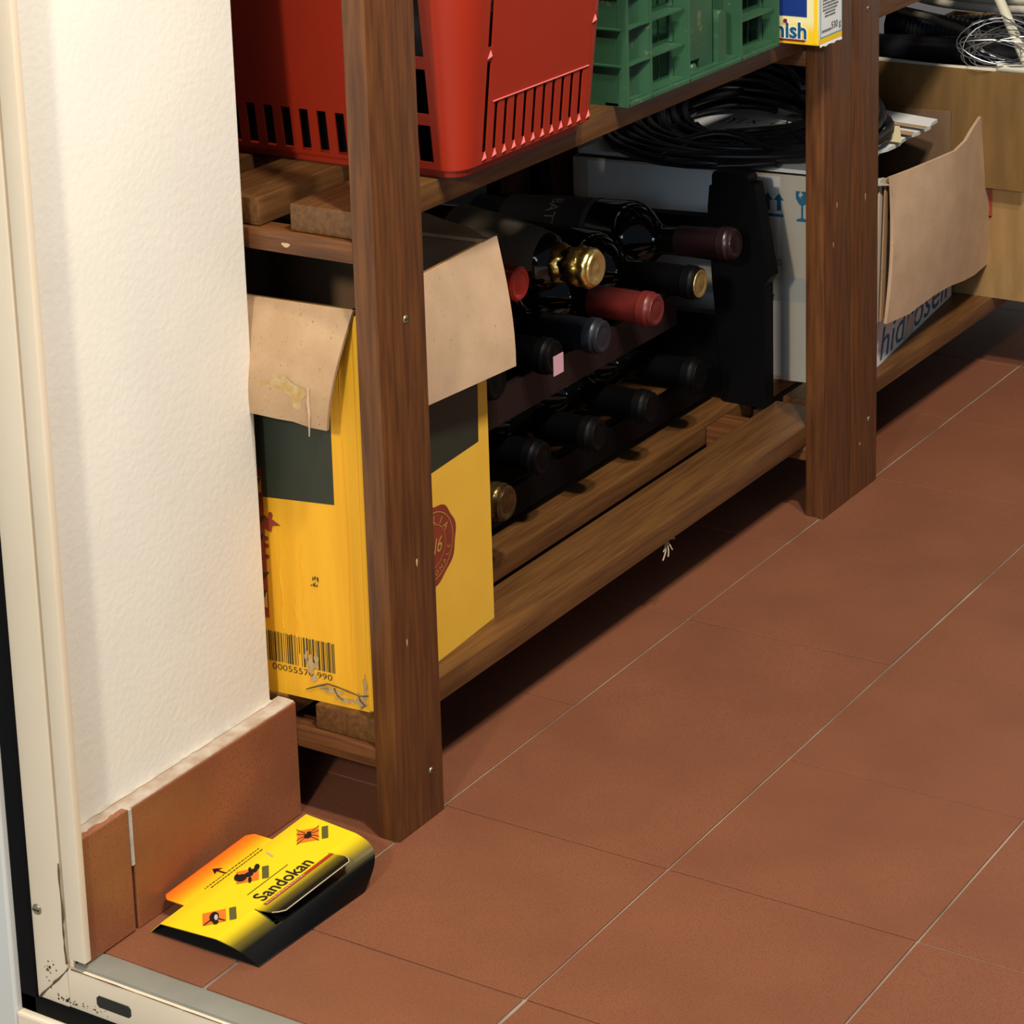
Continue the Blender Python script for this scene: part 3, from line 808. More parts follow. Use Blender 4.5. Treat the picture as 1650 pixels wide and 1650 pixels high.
tag(link('loose_cable', G().tube(path, 0.0045, 8), cable_m, smooth=60), 'loose length of black cable beside the coil at the left edge of white carton', 'cable')

# ================================================================== BIG BROWN CARTON
bx = thing('brown_carton', 'large brown cardboard carton full of pipes and wire at the right edge', 'carton', (1.153, -0.10, 0.0945))
BW, BD, BH = 0.32, 0.30, 0.2600
link('wall', G().box(0, .004, 0, BD, 0, BH), kraft_dark, bx)
link('wall', G().box(0, BW, 0, .004, 0, BH), kraft_dark, bx)
link('wall', G().box(BW - .004, BW, 0, BD, 0, BH), kraft_dark, bx)
link('wall', G().box(0, BW, BD - .004, BD, 0, BH), kraft_dark, bx)
link('bottom', G().box(.004, BW - .004, .004, BD - .004, .001, .005), kraft_dark, bx)
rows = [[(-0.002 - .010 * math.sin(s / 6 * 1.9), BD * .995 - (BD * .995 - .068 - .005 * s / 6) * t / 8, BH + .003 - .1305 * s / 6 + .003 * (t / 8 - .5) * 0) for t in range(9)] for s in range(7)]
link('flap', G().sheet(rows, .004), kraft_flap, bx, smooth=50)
link('flap_fold', G().tube([(0.001, BD - (BD - .0) * k / 12, BH + .0025 + .0008 * math.sin(k)) for k in range(13)], .0035, 8), grey_card, bx, smooth=60)
gs = G()
for (a_, b_) in ((0.124, 0.1275), (0.1165, 0.1225)):
    gs.flat([(a_, .095), (b_, .093), (b_ , .16), (a_, .16)], lambda p, q: (-.0004, p, q))
gs.flat([(0.1165, .095), (0.1275, .085), (0.1275, .093), (0.1225, .097)], lambda p, q: (-.0004, p, q))
link('printed_stripe', gs, red_print, bx)
# contents
def corrugated(path, r, amp=.0012):
    rs = [r + amp * (1 if i % 2 else -1) for i in range(len(path))]
    return G().tube(path, rs, 12)
def curve(pts, n):
    P = [Vector(p) for p in pts]; out = []
    for i in range(n + 1):
        t = i / n * (len(P) - 1); k = min(int(t), len(P) - 2); f = t - k
        a, b = P[k], P[k + 1]; p0 = P[max(k - 1, 0)]; p3 = P[min(k + 2, len(P) - 1)]
        out.append(0.5 * ((2 * a) + (b - p0) * f + (2 * p0 - 5 * a + 4 * b - p3) * f * f + (-p0 + 3 * a - 3 * b + p3) * f ** 3))
    return out
hg = 'hoses in the brown carton'
tag(link('corrugated_hose', corrugated(curve([(1.183, .17, .331), (1.180, .10, .333), (1.180, .02, .335), (1.183, -.07, .331)], 90), .018), hose_m, smooth=70), 'lower black corrugated hose in the brown carton', 'hose', hg)
tag(link('smooth_hose', G().tube(curve([(1.215, .185, .358), (1.212, .11, .362), (1.210, .03, .366), (1.214, -.06, .362)], 40), .0165, 14), hose_m, smooth=70), 'shiny smooth black hose above the corrugated hose in the brown carton', 'hose', hg)
tag(link('corrugated_hose', corrugated(curve([(1.262, .19, .380), (1.258, .12, .372), (1.254, .02, .360), (1.258, -.08, .354)], 90), .020), hose_m, smooth=70), 'rear black corrugated hose in the brown carton', 'hose', hg)
tag(link('corrugated_hose', corrugated(curve([(1.32, .19, .350), (1.318, .10, .360), (1.316, .02, .362), (1.32, -.08, .354)], 90), .024), hose_m, smooth=70), 'thick black corrugated hose at the back of the brown carton', 'hose', hg)
pc = curve([(1.25, .175, .397), (1.228, .125, .3945), (1.215, .080, .3875), (1.208, .048, .380)], 30)
pt = tag(link('clear_tube', G().tube(pc, .0045, 8), clear_tube, smooth=60), 'thin translucent brown tube with brass tip in the brown carton', 'tube')
link('brass_tip', G().tube([pc[-1], pc[-1] + (pc[-1] - pc[-3]).normalized() * .016], [.0052, .0042], 10), brass_m, pt)
# beige ribbed conduit coil on top
path = []
for k in range(5 * 44 + 1):
    a = 2 * math.pi * k / 44
    path.append((1.395 + .115 * math.cos(a), .075 + .145 * math.sin(a), .3965 + .0105 * k / 44))
tag(link('conduit_coil', G().tube(path, .0058, 8), beige_pipe, smooth=60), 'coil of beige conduit lying on the hoses in the brown carton', 'conduit')
# wire bundle: one tangled length of galvanised wire
rng = random.Random(5)
wp = []
for k in range(18 * 24 + 1):
    a = 2 * math.pi * k / 24; t = k / 24
    q1, q2 = math.sin(t * 1.7), math.cos(t * 2.3)
    rr = .040 + .008 * math.sin(t * 3.1)
    wp.append((1.172 + .018 * math.sin(a + t) + .010 * q2 + .008 * math.sin(t), .014 + rr * math.cos(a) + .007 * q1, .379 + (.021 + .011 * q2) * math.sin(a + .3 * q1) + .005 * q1))
tag(link('wire_bundle', G().tube(wp, .00065, 5), wire_m, smooth=60), 'tangled bundle of thin galvanised wire on the brown carton', 'wire')
tag(link('ivory_rod', G().tube([(1.157, -.023, .3605), (1.185, .010, .400), (1.212, .041, .436)], .0058, 12), white_rod_m, smooth=60), 'long ivory plastic rod leaning out of the brown carton', 'rod')
sp_ = tag(link('short_pipe', G().tube([(1.152, .012, .3625), (1.154, -.05, .3620)], .0052, 12), white_rod_m, smooth=60), 'short white plastic pipe lying on the brown carton edge', 'pipe')

# ================================================================== RED BASKET
rb_ = thing('shopping_basket', 'bright red slotted plastic basket on the upper shelf', 'basket', (0.146, 0.14, 0.4945))
RX0, RX1, RY0, RY1 = 0.0445, 0.2445, -0.006, 0.288
ZB, ZT = 0.502, 0.675
FL = 0.105
def bpt(side, u, z, off=0.0):
    """u: position along the side (x for front/back, y for left/right)"""
    f = (z - 0.4945) * FL + off
    if side == 'f': return (u, RY0 - f, z)
    if side == 'b': return (u, RY1 + f, z)
    if side == 'l': return (RX0 - f, u, z)
    return (RX1 + f, u, z)
RC = 0.016
def side_panel(side, a, b, longs, shorts, ztop_s, zlong_breaks, zbase):
    """flat wall between the rounded corners with slots cut out; returns geometry"""
    us = {a, b}
    for (c, w) in longs + shorts: us |= {c - w / 2, c + w / 2}
    us = sorted(us)
    zs = sorted({ZB, zbase, ztop_s, ZT} | {z for zz in zlong_breaks for z in zz})
    zs = [z for z in zs if z <= ZT]
    g = G(); idx = {}; cells = []
    def hole(i, j):
        uc = (us[i] + us[i + 1]) / 2; zc = (zs[j] + zs[j + 1]) / 2
        for (c, w) in longs:
            if abs(uc - c) < w / 2 and any(z0 < zc < z1 for z0, z1 in zlong_breaks): return True
        for (c, w) in shorts:
            if abs(uc - c) < w / 2 and zbase < zc < ztop_s: return True
        return False
    H = [[hole(i, j) for j in range(len(zs) - 1)] for i in range(len(us) - 1)]
    th = 0.0014
    def vid(i, j, k):
        key = (i, j, k)
        if key not in idx:
            idx[key] = len(g.v); g.v.append(bpt(side, us[i], zs[j], 0 if k == 0 else -th))
        return idx[key]
    def solid(i, j): return 0 <= i < len(us) - 1 and 0 <= j < len(zs) - 1 and not H[i][j]
    for i in range(len(us) - 1):
        for j in range(len(zs) - 1):
            if H[i][j]: continue
            for k in (0, 1):
                g.f.append((vid(i, j, k), vid(i + 1, j, k), vid(i + 1, j + 1, k), vid(i, j + 1, k))); g.mi.append(0)
            for (di, dj, e) in ((-1, 0, ((i, j), (i, j + 1))), (1, 0, ((i + 1, j), (i + 1, j + 1))), (0, -1, ((i, j), (i + 1, j))), (0, 1, ((i, j + 1), (i + 1, j + 1)))):
                if not solid(i + di, j + dj):
                    (i0, j0), (i1, j1) = e
                    g.f.append((vid(i0, j0, 0), vid(i1, j1, 0), vid(i1, j1, 1), vid(i0, j0, 1))); g.mi.append(0)
    return g
fx0, fx1 = RX0 + RC, RX1 - RC
shorts_f = [(0.0905 + 0.01395 * k, .0056) for k in range(10)]
longs_f = [(0.0765, .0062), (0.2305, .0062)]
ZL = [(0.5105, 0.5815), (0.5925, 0.66)]
link('wall', side_panel('f', fx0, fx1, longs_f, shorts_f, 0.5475, ZL, 0.5105), red_pl, rb_, world=True)
link('wall', side_panel('b', fx0, fx1, longs_f, shorts_f, 0.5475, ZL, 0.5105), red_pl, rb_, world=True)
ly0, ly1 = RY0 + RC, RY1 - RC
shorts_l = [(0.0485 + 0.0172 * k, .0088) for k in range(11)]
longs_l = [(0.0225, .013), (0.259, .013)]
ZL2 = [(0.5075, 0.5365), (0.5455, 0.5805), (0.590, 0.66)]
link('wall', side_panel('l', ly0, ly1, longs_l, shorts_l, 0.538, ZL2, 0.5045), red_pl, rb_, world=True)
link('wall', side_panel('r', ly0, ly1, longs_l, shorts_l, 0.538, ZL2, 0.5045), red_pl, rb_, world=True)
# rounded corners
for (cx, cy, a0) in ((RX0 + RC, RY0 + RC, math.pi), (RX1 - RC, RY0 + RC, 1.5 * math.pi), (RX1 - RC, RY1 - RC, 0), (RX0 + RC, RY1 - RC, .5 * math.pi)):
    rows = []
    for z in (ZB, 0.55, 0.60, ZT):
        f = (z - 0.4945) * FL
        rows.append([(cx + (RC + f) * math.cos(a0 + k * math.pi / 16), cy + (RC + f) * math.sin(a0 + k * math.pi / 16), z) for k in range(9)])
    link('corner', G().sheet(rows, .0024), red_pl, rb_, world=True, smooth=50)
def rrect(x0, x1, y0, y1, r, n=6):
    out = []
    for (cx, cy, a0) in ((x0 + r, y0 + r, math.pi), (x1 - r, y0 + r, 1.5 * math.pi), (x1 - r, y1 - r, 0), (x0 + r, y1 - r, .5 * math.pi)):
        out += [(cx + r * math.cos(a0 + k * math.pi / 2 / n), cy + r * math.sin(a0 + k * math.pi / 2 / n)) for k in range(n + 1)]
    return out
link('base', G().prism(rrect(RX0 + .001, RX1 - .001, RY0 + .001, RY1 - .001, RC), lambda p, q, t: (p, q, t), .5005, .5025), red_pl, rb_, world=True)
link('base_rim', G().prism(rrect(RX0 + .006, RX1 - .006, RY0 + .006, RY1 - .006, RC), lambda p, q, t: (p, q, t), .4945, .5007), red_pl, rb_, world=True)
# moulding line and stress-whitened pips on the front
gs = G(); p0, p1_ = bpt('f', 0.0845, .549, .0006), bpt('f', 0.2255, .549, .0006)
link('moulding_line', G().tube([p0, p1_], .0006, 6), pink_pl, rb_, world=True)
for (c, w) in shorts_f + longs_f:
    a_, b_, t_ = bpt('f', c - .0036, .5045, .0004), bpt('f', c + .0036, .5045, .0004), bpt('f', c, .5115, .0004)
    mid = bpt('f', c, .5065, .0022)
    link('pip', G().add([a_, b_, t_, mid], [(0, 1, 3), (1, 2, 3), (2, 0, 3)]), pink_pl, rb_, world=True)
for (c, w) in longs_f:
    a_, b_, t_ = bpt('f', c - .0040, .5835, .0004), bpt('f', c + .0040, .5835, .0004), bpt('f', c, .5905, .0004)
    link('pip', G().add([a_, b_, t_, bpt('f', c, .5860, .0024)], [(0, 1, 3), (1, 2, 3), (2, 0, 3)]), pink_pl, rb_, world=True)

tag(link('dark_filler', (lambda q: q.frombm((lambda bm: (bmesh.ops.create_cube(bm, size=1.0), bmesh.ops.subdivide_edges(bm, edges=bm.edges[:], cuts=7, use_grid_fill=True),
     [setattr(v, 'co', Vector((RX0 + .012 + (v.co.x + .5) * (RX1 - RX0 - .024), RY0 + .010 + (v.co.y + .5) * (RY1 - RY0 - .020), .5035 + (v.co.z + .5) * (.092 + .02 * math.sin(v.co.x * 9) * math.cos(v.co.y * 7))))) for v in bm.verts], bm)[-1])(bmesh.new())))(G()), black_pl, smooth=50),
    'lump of dark contents added in the red basket to darken its slots', 'filler')  # stands for dark contents, added so the slots look dark

# ================================================================== GREEN CRATE
gc = thing('plastic_crate', 'green ribbed plastic crate on the upper shelf beside the red basket', 'crate', (0.45, 0.14, 0.4945))
CX0, CX1, CY0, CY1, CZ0, CZ1 = 0.3105, 0.5915, 0.0005, 0.27, 0.4945, 0.69
dep = 0.019
ribs = [0.3512, 0.4180, 0.5155]
def cbox(name, *a, **k): return link(name, G().box(*a, **k), green_pl, gc, world=True)
# floor, base flange, back walls
cbox('floor_plate', CX0 + .004, CX1 - .001, CY0 + .004, CY1, CZ0 + .002, CZ0 + .005)
cbox('base_flange', CX0, CX1, CY0, CY0 + dep + .004, CZ0, CZ0 + .0035, bev=.0006)
for xr in ribs + [CX1 - .0022]:
    cbox('rib', xr - .0010, xr + .0010, CY0, CY0 + dep, CZ0, CZ1, bev=.0004)
cbox('rib', CX0 - .0002, CX0 + .0022, CY0, CY0 + .01, CZ0, CZ1, bev=.0004)
# concave corner column
rows = []
for k in range(11):
    t_ = k / 10; x = CX0 + .002 + (ribs[0] - CX0 - .002) * t_
    y = CY0 + .002 + .0075 * math.sin(math.pi * t_)
    rows.append([(x, y, CZ0 + .003), (x, y, CZ1)])
link('corner_column', G().sheet(rows, -.002), green_pl, gc, world=True, smooth=60)
for zr in (0.5295, 0.5605, 0.5915, 0.6225):
    gg = G().prism([(CX0 + .002, CY0 + .0005)] + [(CX0 + .002 + (ribs[0] - CX0 - .002) * k / 8, CY0 + .002 + .0075 * math.sin(math.pi * k / 8)) for k in range(9)] + [(ribs[0], CY0 + .0005), ((CX0 + ribs[0]) / 2, CY0 + .0015)], lambda p, q, t: (p, q, t), zr - .0006, zr + .0006)
    link('rib', gg, green_pl, gc, world=True)
    # left side horizontal ribs
    cbox('rib', CX0 - .0035, CX0 + .001, CY0 + .006, CY1, zr - .0007, zr + .0007)
    for (xa, xb) in ((ribs[0], ribs[1]), (ribs[2], CX1 - .002)):
        cbox('rib', xa, xb - .008, CY0 + .0025, CY0 + dep, zr - .0008, zr + .0008)
cbox('side_wall', CX0, CX0 + .0025, CY0 + .004, CY1, CZ0, CZ1)
cbox('side_wall', CX1 - .0025, CX1, CY0 + .004, CY1, CZ0, CZ1)
cbox('back_wall', CX0, CX1, CY1 - .0025, CY1, CZ0, CZ1)
# window bars: slightly bent vertical bars with open gaps
for (xa, xb) in ((ribs[0], ribs[1]), (ribs[2], CX1 - .002)):
    for (za, zb) in ((CZ0 + .003, .5287), (.5303, .5597), (.5613, .5907), (.5923, .6217), (.6233, CZ1)):
        for k, fx_ in enumerate((.10, .36, .62, .93)):
            x = xa + (xb - xa) * fx_
            w_ = .0016 if k < 3 else .005
            pts = [(x + .0022 * math.sin(math.pi * s / 6) * (1 if xa < .45 else -1.6 + 3.2 * s / 6), CY0 + dep - .001, za + (zb - za) * s / 6) for s in range(7)]
            link('bar', G().tube(pts, w_ * .62, 6), green_pl, gc, world=True, smooth=60)
        cbox('bar', xa, xb, CY0 + dep - .002, CY0 + dep + .0008, za - .001, za + .0035)
# solid middle panel with a slot at its foot, and a rounded recess on its right
PX0, PX1 = ribs[1], 0.480
gp = G()
yP = CY0 + .0105
gp.box(PX0, PX1, yP, yP + .002, .5085, CZ1)
gp.box(PX0, 0.4375, yP, yP + .002, CZ0, .5085)
gp.box(0.4545, PX1, yP, yP + .002, CZ0, .5085)
link('panel', gp, green_pl, gc, world=True)
link('slot_tongue', G().lathe([(.0055, 0), (.0055, .004), (.004, .008), (0, .0095)], 18, M=Matrix.Translation((0.446, yP + .004, CZ0 + .002))), green_pl, gc, world=True, smooth=50)
link('recess_dark', G().box(0.437, 0.455, yP + .0075, yP + .0095, CZ0 + .002, .5095), black_pl, gc, world=True)
cbox('panel', PX1, ribs[2], CY0 + dep - .001, CY0 + dep + .001, CZ0, CZ1)
cbox('rib', PX1 - .0012, PX1 + .0008, yP, CY0 + dep, CZ0 + .003, CZ1)
gg = G().prism([(.4815, .497)] + [(.4815 + .0075 - .0075 * math.cos(math.pi * k / 8), .536 + .0095 * math.sin(math.pi * k / 8)) for k in range(9)] + [(.4965, .497)], lambda p, q, t: (p, t, q), CY0 + .006, CY0 + .0175)
link('hook_lug', gg, green_pl, gc, world=True)
# chipped lower edge dust
cbox('panel_line', PX0 + .001, PX1, yP - .0006, yP, .5712, .5724)

# ================================================================== DETERGENT BOX
db = thing('detergent_box', 'yellow and white dishwasher detergent box overhanging the upper shelf', 'box', (0.628, 0.006, 0.4945))
DX0, DX1, DY0, DY1 = 0.6025, 0.6535, -0.0325, 0.048
fin_side = gradient_mat('detergent_side_print', [(0.0, srgb(245, 200, 10)), (0.012, srgb(240, 200, 40)), (0.022, srgb(235, 225, 170)), (0.2, srgb(240, 235, 210))], 'Z')
fin_front = M('detergent_white', (0.80, 0.82, 0.82), 0.5, var=0.05)
y_band = M('detergent_yellow', srgb(250, 205, 20), 0.45, var=0.05)
navy = M('detergent_navy', (0.008, 0.035, 0.22), 0.4, var=0.1)
teal = M('detergent_blue', (0.01, 0.10, 0.22), 0.4, var=0.3, vscale=60)
cyan = M('detergent_cyan', (0.16, 0.50, 0.58), 0.5)
crim = M('detergent_red', (0.20, 0.012, 0.012), 0.45)
link('body', G().box(DX0, DX1, DY0, DY1, .4945, .66, bev=.0008, face_mi={2: 1, 3: 1}), [fin_side, fin_front], db, world=True)
Ld = lambda p, q: (DX0 - .0003, p, q)
Fd = lambda p, q: (p, DY0 - .0003, q)
link('printed_panel', G().flat(rect(-.0212, .044, .5205, .60), Ld), navy, db, world=True)
link('printed_corner', G().flat(rect(-.0320, -.0285, .4965, .66), Ld), y_band, db, world=True)
_tx = max(v[0] for v in text_geo('f\u0131nish', .0268)[0])
fin = lambda l: (lambda x, y: (DX0 - l, -.0205 + .0415 * (1 - x / _tx), .5005 + y * .78))
gs = text(G(), 'f\u0131nish', .0268, fin(.0008), bold=.0007)
link('printed_lettering_outline', text(G(), 'f\u0131nish', .0268, fin(.0006), bold=.0017), fin_front, db, world=True)
link('printed_lettering', gs, teal, db, world=True)
link('printed_dot', G().flat(circ(.0006, .5158, .0021, n=16), lambda p, q: (DX0 - .0009, p, q)), crim, db, world=True)
link('printed_bar', G().flat(rect(-.0195, .04, .4972, .4992), lambda p, q: (DX0 - .0006, p, q)), crim, db, world=True)
gs = G(); gs.flat(rect(-.004, .01, .5375, .5388), lambda p, q: (DX0 - .0008, p, q))
link('printed_line', gs, fin_front, db, world=True)
link('print_or_shade_band', G().flat(rect(DX0 + .001, DX1 - .001, .4955, .5005), Fd), y_band, db, world=True)
gs = G()
gs.flat(rect(DX0 + .004, DX1 - .002, .5008, .5018), lambda p, q: (p, DY0 - .0006, q)); gs.flat(rect(DX0 + .0035, DX0 + .0045, .5008, .62), lambda p, q: (p, DY0 - .0006, q)); gs.flat(rect(DX1 - .0022, DX1 - .0014, .5008, .62), lambda p, q: (p, DY0 - .0006, q))
link('printed_border', gs, cyan, db, world=True)
gs = G(); text(gs, '530 g', .0092, lambda x, y: (DX0 + .0265 + x, DY0 - .0006, .5062 + y))
rr_ = random.Random(2)
for k in range(9):
    z = .5195 + .0030 * k; x = DX0 + .009 + (.004 if k < 2 else 0)
    xe = DX1 - (.016 if k < 2 else rr_.uniform(.005, .012))
    while x < xe:
        w_ = rr_.uniform(.0012, .0034); gs.flat(rect(x, min(x + w_, xe), z, z + .0011), lambda p, q: (p, DY0 - .0006, q)); x += w_ + .0007
x = DX0 + .007
while x < DX0 + .025:
    gs.flat(rect(x, x + .0013, .5056, .5076), lambda p, q: (p, DY0 - .0006, q)); x += .0022
link('printed_text', gs, pencil, db, world=True)
link('torn_edge', G().sheet([[(DX0 + .003 + .0058 * k, DY0 - .0004, .4950), (DX0 + .003 + .0058 * k, DY0 - .0008, .4925 + .0008 * math.sin(k * 2.3))] for k in range(9)], .0005), fin_front, db, world=True)

# ================================================================== INSECT TRAP
tr = thing('insect_trap', 'yellow and black folded cardboard insect trap on the tiled floor', 'insect trap', (-0.19, 0.03, 0.0))
LB, LF, RF, RB = Vector((-.2625, .0685, .0105)), Vector((-.2625, .0175, .0135)), Vector((-.1215, -.0035, .0345)), Vector((-.1165, .0455, .0345))
bLB, bLF, bRF, bRB = Vector((-.2615, .079, .0006)), Vector((-.2600, -.018, .0006)), Vector((-.1400, -.0235, .0006)), Vector((-.121, .072, .0006))
trap_top_m = bpy.data.materials.new('trap_yellow_print'); trap_top_m.use_nodes = True
def uvmat(name, stops, rough=.38):
    """printed gradient driven by a stored face attribute (0..1 across the panel)"""
    m = bpy.data.materials.new(name); m.use_nodes = True
    t = m.node_tree; b = t.nodes['Principled BSDF']; b.inputs['Roughness'].default_value = rough; b.inputs['Specular IOR Level'].default_value = 0.2
    at = nd(t, 'ShaderNodeAttribute'); at.attribute_name = 'print'
    cr = nd(t, 'ShaderNodeValToRGB'); e = cr.color_ramp.elements
    while len(e) < len(stops): e.new(.5)
    for k, (p, c) in enumerate(stops): e[k].position = p; e[k].color = (*c, 1)
    t.links.new(at.outputs['Fac'], cr.inputs[0]); t.links.new(cr.outputs[0], b.inputs['Base Color'])
    return m
def quad_sheet(name, fn, ni, nj, th, mats, val=None, skip=None):
    """fn(s,t) -> point; attribute print = val(s,t)"""
    g = G()
    rows = [[fn(i / ni, j / nj) for j in range(nj + 1)] for i in range(ni + 1)]
    g.sheet(rows, th, 0, 1 if len(mats) > 1 else 0)
    if skip:
        nf = []; nm_ = []
        cnt = 0
        for f, m_ in zip(g.f, g.mi):
            q = cnt // 2
            if cnt < 2 * ni * nj and skip((q // nj + .5) / ni, (q % nj + .5) / nj): cnt += 1; continue
            nf.append(f); nm_.append(m_); cnt += 1
        g.f, g.mi = nf, nm_
    o = link(name, g, mats, tr, world=True, fix=False)
    if val:
        at = o.data.attributes.new('print', 'FLOAT', 'POINT')
        vals = [val(i / ni, j / nj) for i in range(ni + 1) for j in range(nj + 1)]
        at.data.foreach_set('value', vals + vals)
    return o
def lerp(a, b, t): return a + (b - a) * t
def top_pt(s, t, lift=0.0):      # s along the trap, t from back to front
    p = lerp(lerp(LB, RB, s), lerp(LF, RF, s), t)
    n = (RB - LB).cross(LF - LB).normalized()
    if n.z < 0: n = -n
    return p + n * lift
yl = trap_yellow; dk = (0.0025, 0.0025, 0.0025)
m_top = uvmat('trap_yellow_top', [(0, (0.68, 0.44, .012)), (.25, yl), (1, yl)])
m_front = uvmat('trap_front_fade', [(0, yl), (.10, (0.62, .46, .01)), (.34, (.12, .09, .012)), (.55, dk), (1, dk)])
m_tab = uvmat('trap_tab_fade', [(0, (0.72, 0.10, .01)), (.45, (0.80, .22, .008)), (1, (0.84, .50, .01))])
quad_sheet('top_panel', lambda s, t: top_pt(s, t), 8, 6, 0.0006, [m_top, trap_under], lambda s, t: t)
def front_pt(s, t):
    a = lerp(LF, RF, s); b = lerp(bLF, bRF, s)
    p = lerp(a, b, t)
    h = a.z
    bul = math.sin(math.pi * t) * (.0025 + .0085 * s ** 3)
    return p + Vector((0.004 * s * math.sin(math.pi * t), -bul, bul * .75))
H0, H1 = .27, .80
quad_sheet('front_panel', front_pt, 40, 16, 0.0006, [m_front, trap_under], lambda s, t: t, skip=lambda s, t: H0 < s < H1 and t < .52)
quad_sheet('base_panel', lambda s, t: lerp(lerp(bLB, bRB, s), lerp(bLF, bRF, s), t), 2, 2, -.0005, [trap_under])
quad_sheet('back_panel', lambda s, t: lerp(lerp(LB, RB, s), lerp(bLB, bRB, s), t), 8, 2, -0.0006, [m_top, trap_under], lambda s, t: 0.0)
# lifted visor on the front edge
fwd = (LF - LB).normalized()
def visor(s, t):
    s0 = H0 + (H1 - H0) * s
    p = top_pt(s0, 1.0)
    cut = .14 * max(0, t - .75) / .25
    if s < .001 or s > .999: pass
    sc = .5 + (s - .5) * (1 - cut)
    p = top_pt(H0 + (H1 - H0) * sc, 1.0)
    return p + fwd * (.0235 * t) + Vector((0, 0, .0015 * t))
quad_sheet('visor_flap', visor, 12, 8, 0.0007, [m_front, trap_under], lambda s, t: .05 + .62 * t)
link('visor_edge', G().tube([visor(0, t / 6) for t in range(4, 7)] + [visor(s / 10, 1) for s in range(1, 10)] + [visor(1, t / 6) for t in (6, 5, 4)], .0005, 5), trap_edge, tr, world=True)
link('front_cutout_edge', G().tube([front_pt(H0, t / 10) for t in range(0, 5)] + [front_pt(H0 + (H1 - H0) * s / 8, .52) for s in range(1, 8)] + [front_pt(H1, t / 10) for t in range(4, -1, -1)], .0004, 5), trap_black, tr, world=True)
# orange tab at the back
bk = (LB - LF).normalized()
def tab(s, t):
    s0 = .16 + .60 * s
    sc = .46 + (s0 - .46) * (1 - .10 * max(0, (1 - t) - .8) / .2)
    return top_pt(sc, 0.0) + bk * (.0215 * (1 - t)) + Vector((0, 0, .0012 * (1 - t)))
quad_sheet('back_tab', tab, 10, 8, 0.0006, [m_tab, trap_under], lambda s, t: t)
tl = lambda s, t, l=.0005: tuple(top_pt(s, t, l))
# prints on the top
gs = G(); text(gs, 'Sandokan', .052, lambda x, y: tl(.335 + x * 1.86, .985 - y * 6.3), bold=.0007)
link('printed_lettering', gs, trap_black, tr, world=True, fix=False)
gs = G()
for a_, b_ in ((.315, .82),):
    P_ = [visor((a_ - H0) / (H1 - H0), .08), visor((b_ - H0) / (H1 - H0) - .04, .08), visor((b_ - H0) / (H1 - H0) - .04, .22), visor((a_ - H0) / (H1 - H0), .22)]
    gs.add([p + Vector((0, 0, .0006)) for p in P_], [(0, 1, 2, 3)])
link('printed_bar', gs, trap_red, tr, world=True, fix=False)
gs = G(); x = .10
while x < .62:
    w_ = rr_.uniform(.012, .026)
    P_ = [visor(x, .12), visor(x + w_, .12), visor(x + w_, .185), visor(x, .185)]
    gs.add([p + Vector((0, 0, .0008)) for p in P_], [(0, 1, 2, 3)]); x += w_ + .010
link('printed_small_text', gs, trap_edge, tr, world=True, fix=False)
gs = G().add([tl(.345, .66), tl(.63, .66), tl(.63, .672), tl(.345, .672)], [(0, 1, 2, 3)])
for row, (s0, s1, t0) in enumerate(((.30, .66, -.02), (.32, .66, .045))):
    x = s0
    while x < s1:
        w_ = rr_.uniform(.008, .02)
        gs.add([tl(x, t0), tl(x + w_, t0), tl(x + w_, t0 + .016), tl(x, t0 + .016)], [(0, 1, 2, 3)]); x += w_ + .005
gs.add([tuple(tab(.46, .62) + Vector((0, 0, .0006))), tuple(tab(.475, .62) + Vector((0, 0, .0006))), tuple(tab(.475, .95) + Vector((0, 0, .0006))), tuple(tab(.46, .95) + Vector((0, 0, .0006)))], [(0, 1, 2, 3)])
gs.add([tuple(tab(.467, .40) + Vector((0, 0, .0006))), tuple(tab(.42, .68) + Vector((0, 0, .0006))), tuple(tab(.467, .62) + Vector((0, 0, .0006))), tuple(tab(.515, .68) + Vector((0, 0, .0006)))], [(0, 1, 2), (0, 2, 3)])
link('printed_marks', gs, trap_black, tr, world=True, fix=False)
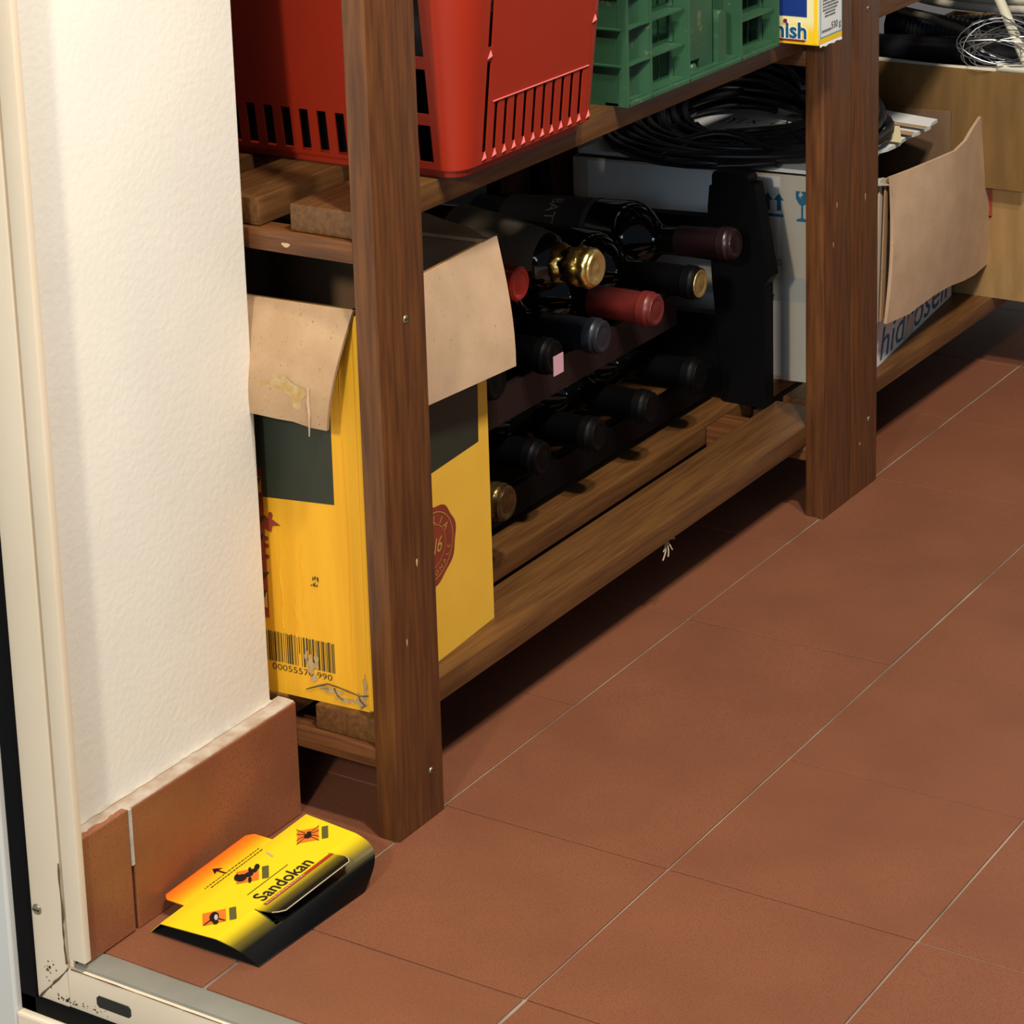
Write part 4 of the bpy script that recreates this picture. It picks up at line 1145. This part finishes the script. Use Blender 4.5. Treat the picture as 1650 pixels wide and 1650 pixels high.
def bug(s, t, kind):
    # printed square turned 45 degrees to the panel: a runs (+x,-y), b runs (+x,+y)
    hs = .0078
    def q(a, b, l=.0006):
        dx, dy = (a + b) * .7071 * hs, (b - a) * .7071 * hs
        return tl(s + dx / .143, t - dy / .051, l)
    g1 = G().add([q(-1, -1), q(1, -1), q(1, 1), q(-1, 1)], [(0, 1, 2, 3)])
    link('printed_square', g1, trap_orange, tr, world=True, fix=False)
    g2 = G().add([q(1.3, -1), q(1.9, -1), q(1.9, 1), q(1.3, 1)], [(0, 1, 2, 3)])
    link('printed_shade', g2, trap_shadowprint, tr, world=True, fix=False)
    g3 = G(); r3 = lambda a, b: q(a, b, .0008)
    if kind == 'spider':
        g3.add([r3(*p) for p in circ(0, -.15, .38, .42, n=14)], [tuple(range(14))]); g3.add([r3(*p) for p in circ(.1, .35, .22, .22, n=10)], [tuple(range(10))])
        for sg in (-1, 1):
            for (b0, b1, b2) in ((.3, .9, 1.25), (.15, .3, .5), (-.1, -.3, -.6), (-.3, -.9, -1.2)):
                pl = [(sg * .2, b0), (sg * .75, b1), (sg * 1.05, b2)]
                for (p_, q_) in zip(pl[:-1], pl[1:]):
                    g3.add([r3(p_[0], p_[1] - .06), r3(q_[0], q_[1] - .06), r3(q_[0], q_[1] + .06), r3(p_[0], p_[1] + .06)], [(0, 1, 2, 3)])
    elif kind == 'ant':
        for (a_, b_, ra, rb2) in ((-.55, -.2, .5, .62), (.1, .1, .42, .42), (.5, .55, .4, .36), (.85, 1.1, .25, .5), (-.95, .05, .25, .55), (.2, -.8, .16, .5), (.2, .9, .14, .4)):
            g3.add([r3(*p) for p in circ(a_, b_, ra, rb2, n=12)], [tuple(range(12))])
    else:
        g3.add([r3(*p) for p in circ(0, .0, .42, .85, n=16)], [tuple(range(16))]); g3.add([r3(*p) for p in circ(.1, -.9, .25, .35, n=10)], [tuple(range(10))])
        for sg in (-1, 1):
            g3.add([r3(sg * .3, -.5), r3(sg * .85, -1.0), r3(sg * .95, -.9), r3(sg * .35, -.3)], [(0, 1, 2, 3)])
        g4 = G().add([q(p[0], p[1], .0010) for p in circ(.16, -.15, .16, .48, n=12)], [tuple(range(12))])
        link('printed_highlight', g4, white_ink, tr, world=True, fix=False)
    link('printed_insect', g3, trap_black, tr, world=True, fix=False)
bug(.135, .62, 'roach'); bug(.47, .33, 'ant'); bug(.865, .42, 'spider')
for (a_, b_) in (((.62, .20), (.60, .42)),):
    gs = G().add([tl(*p) for p in ((.66, .15), (.67, .15), (.655, .32), (.645, .32))], [(0, 1, 2, 3)])
    link('printed_curve', gs, trap_edge, tr, world=True, fix=False)

# ================================================================== BIT OF STRING UNDER THE FRONT BOARD
gs = G()
for (dx, dy, dz) in ((.012, 0, -.004), (.004, -.002, -.012), (-.004, -.002, -.016), (-.012, -.001, -.017), (-.009, 0, -.010)):
    gs.tube(curve([(0.400, 0.022, .0745), (0.400 + dx * .4, 0.020 + dy, .0745 + dz * .6), (0.400 + dx, 0.019 + dy, .0745 + dz)], 8), .0007, 5)
tag(link('string_knot', gs, string_m), 'frayed bit of string hanging under the front bottom shelf board', 'string')
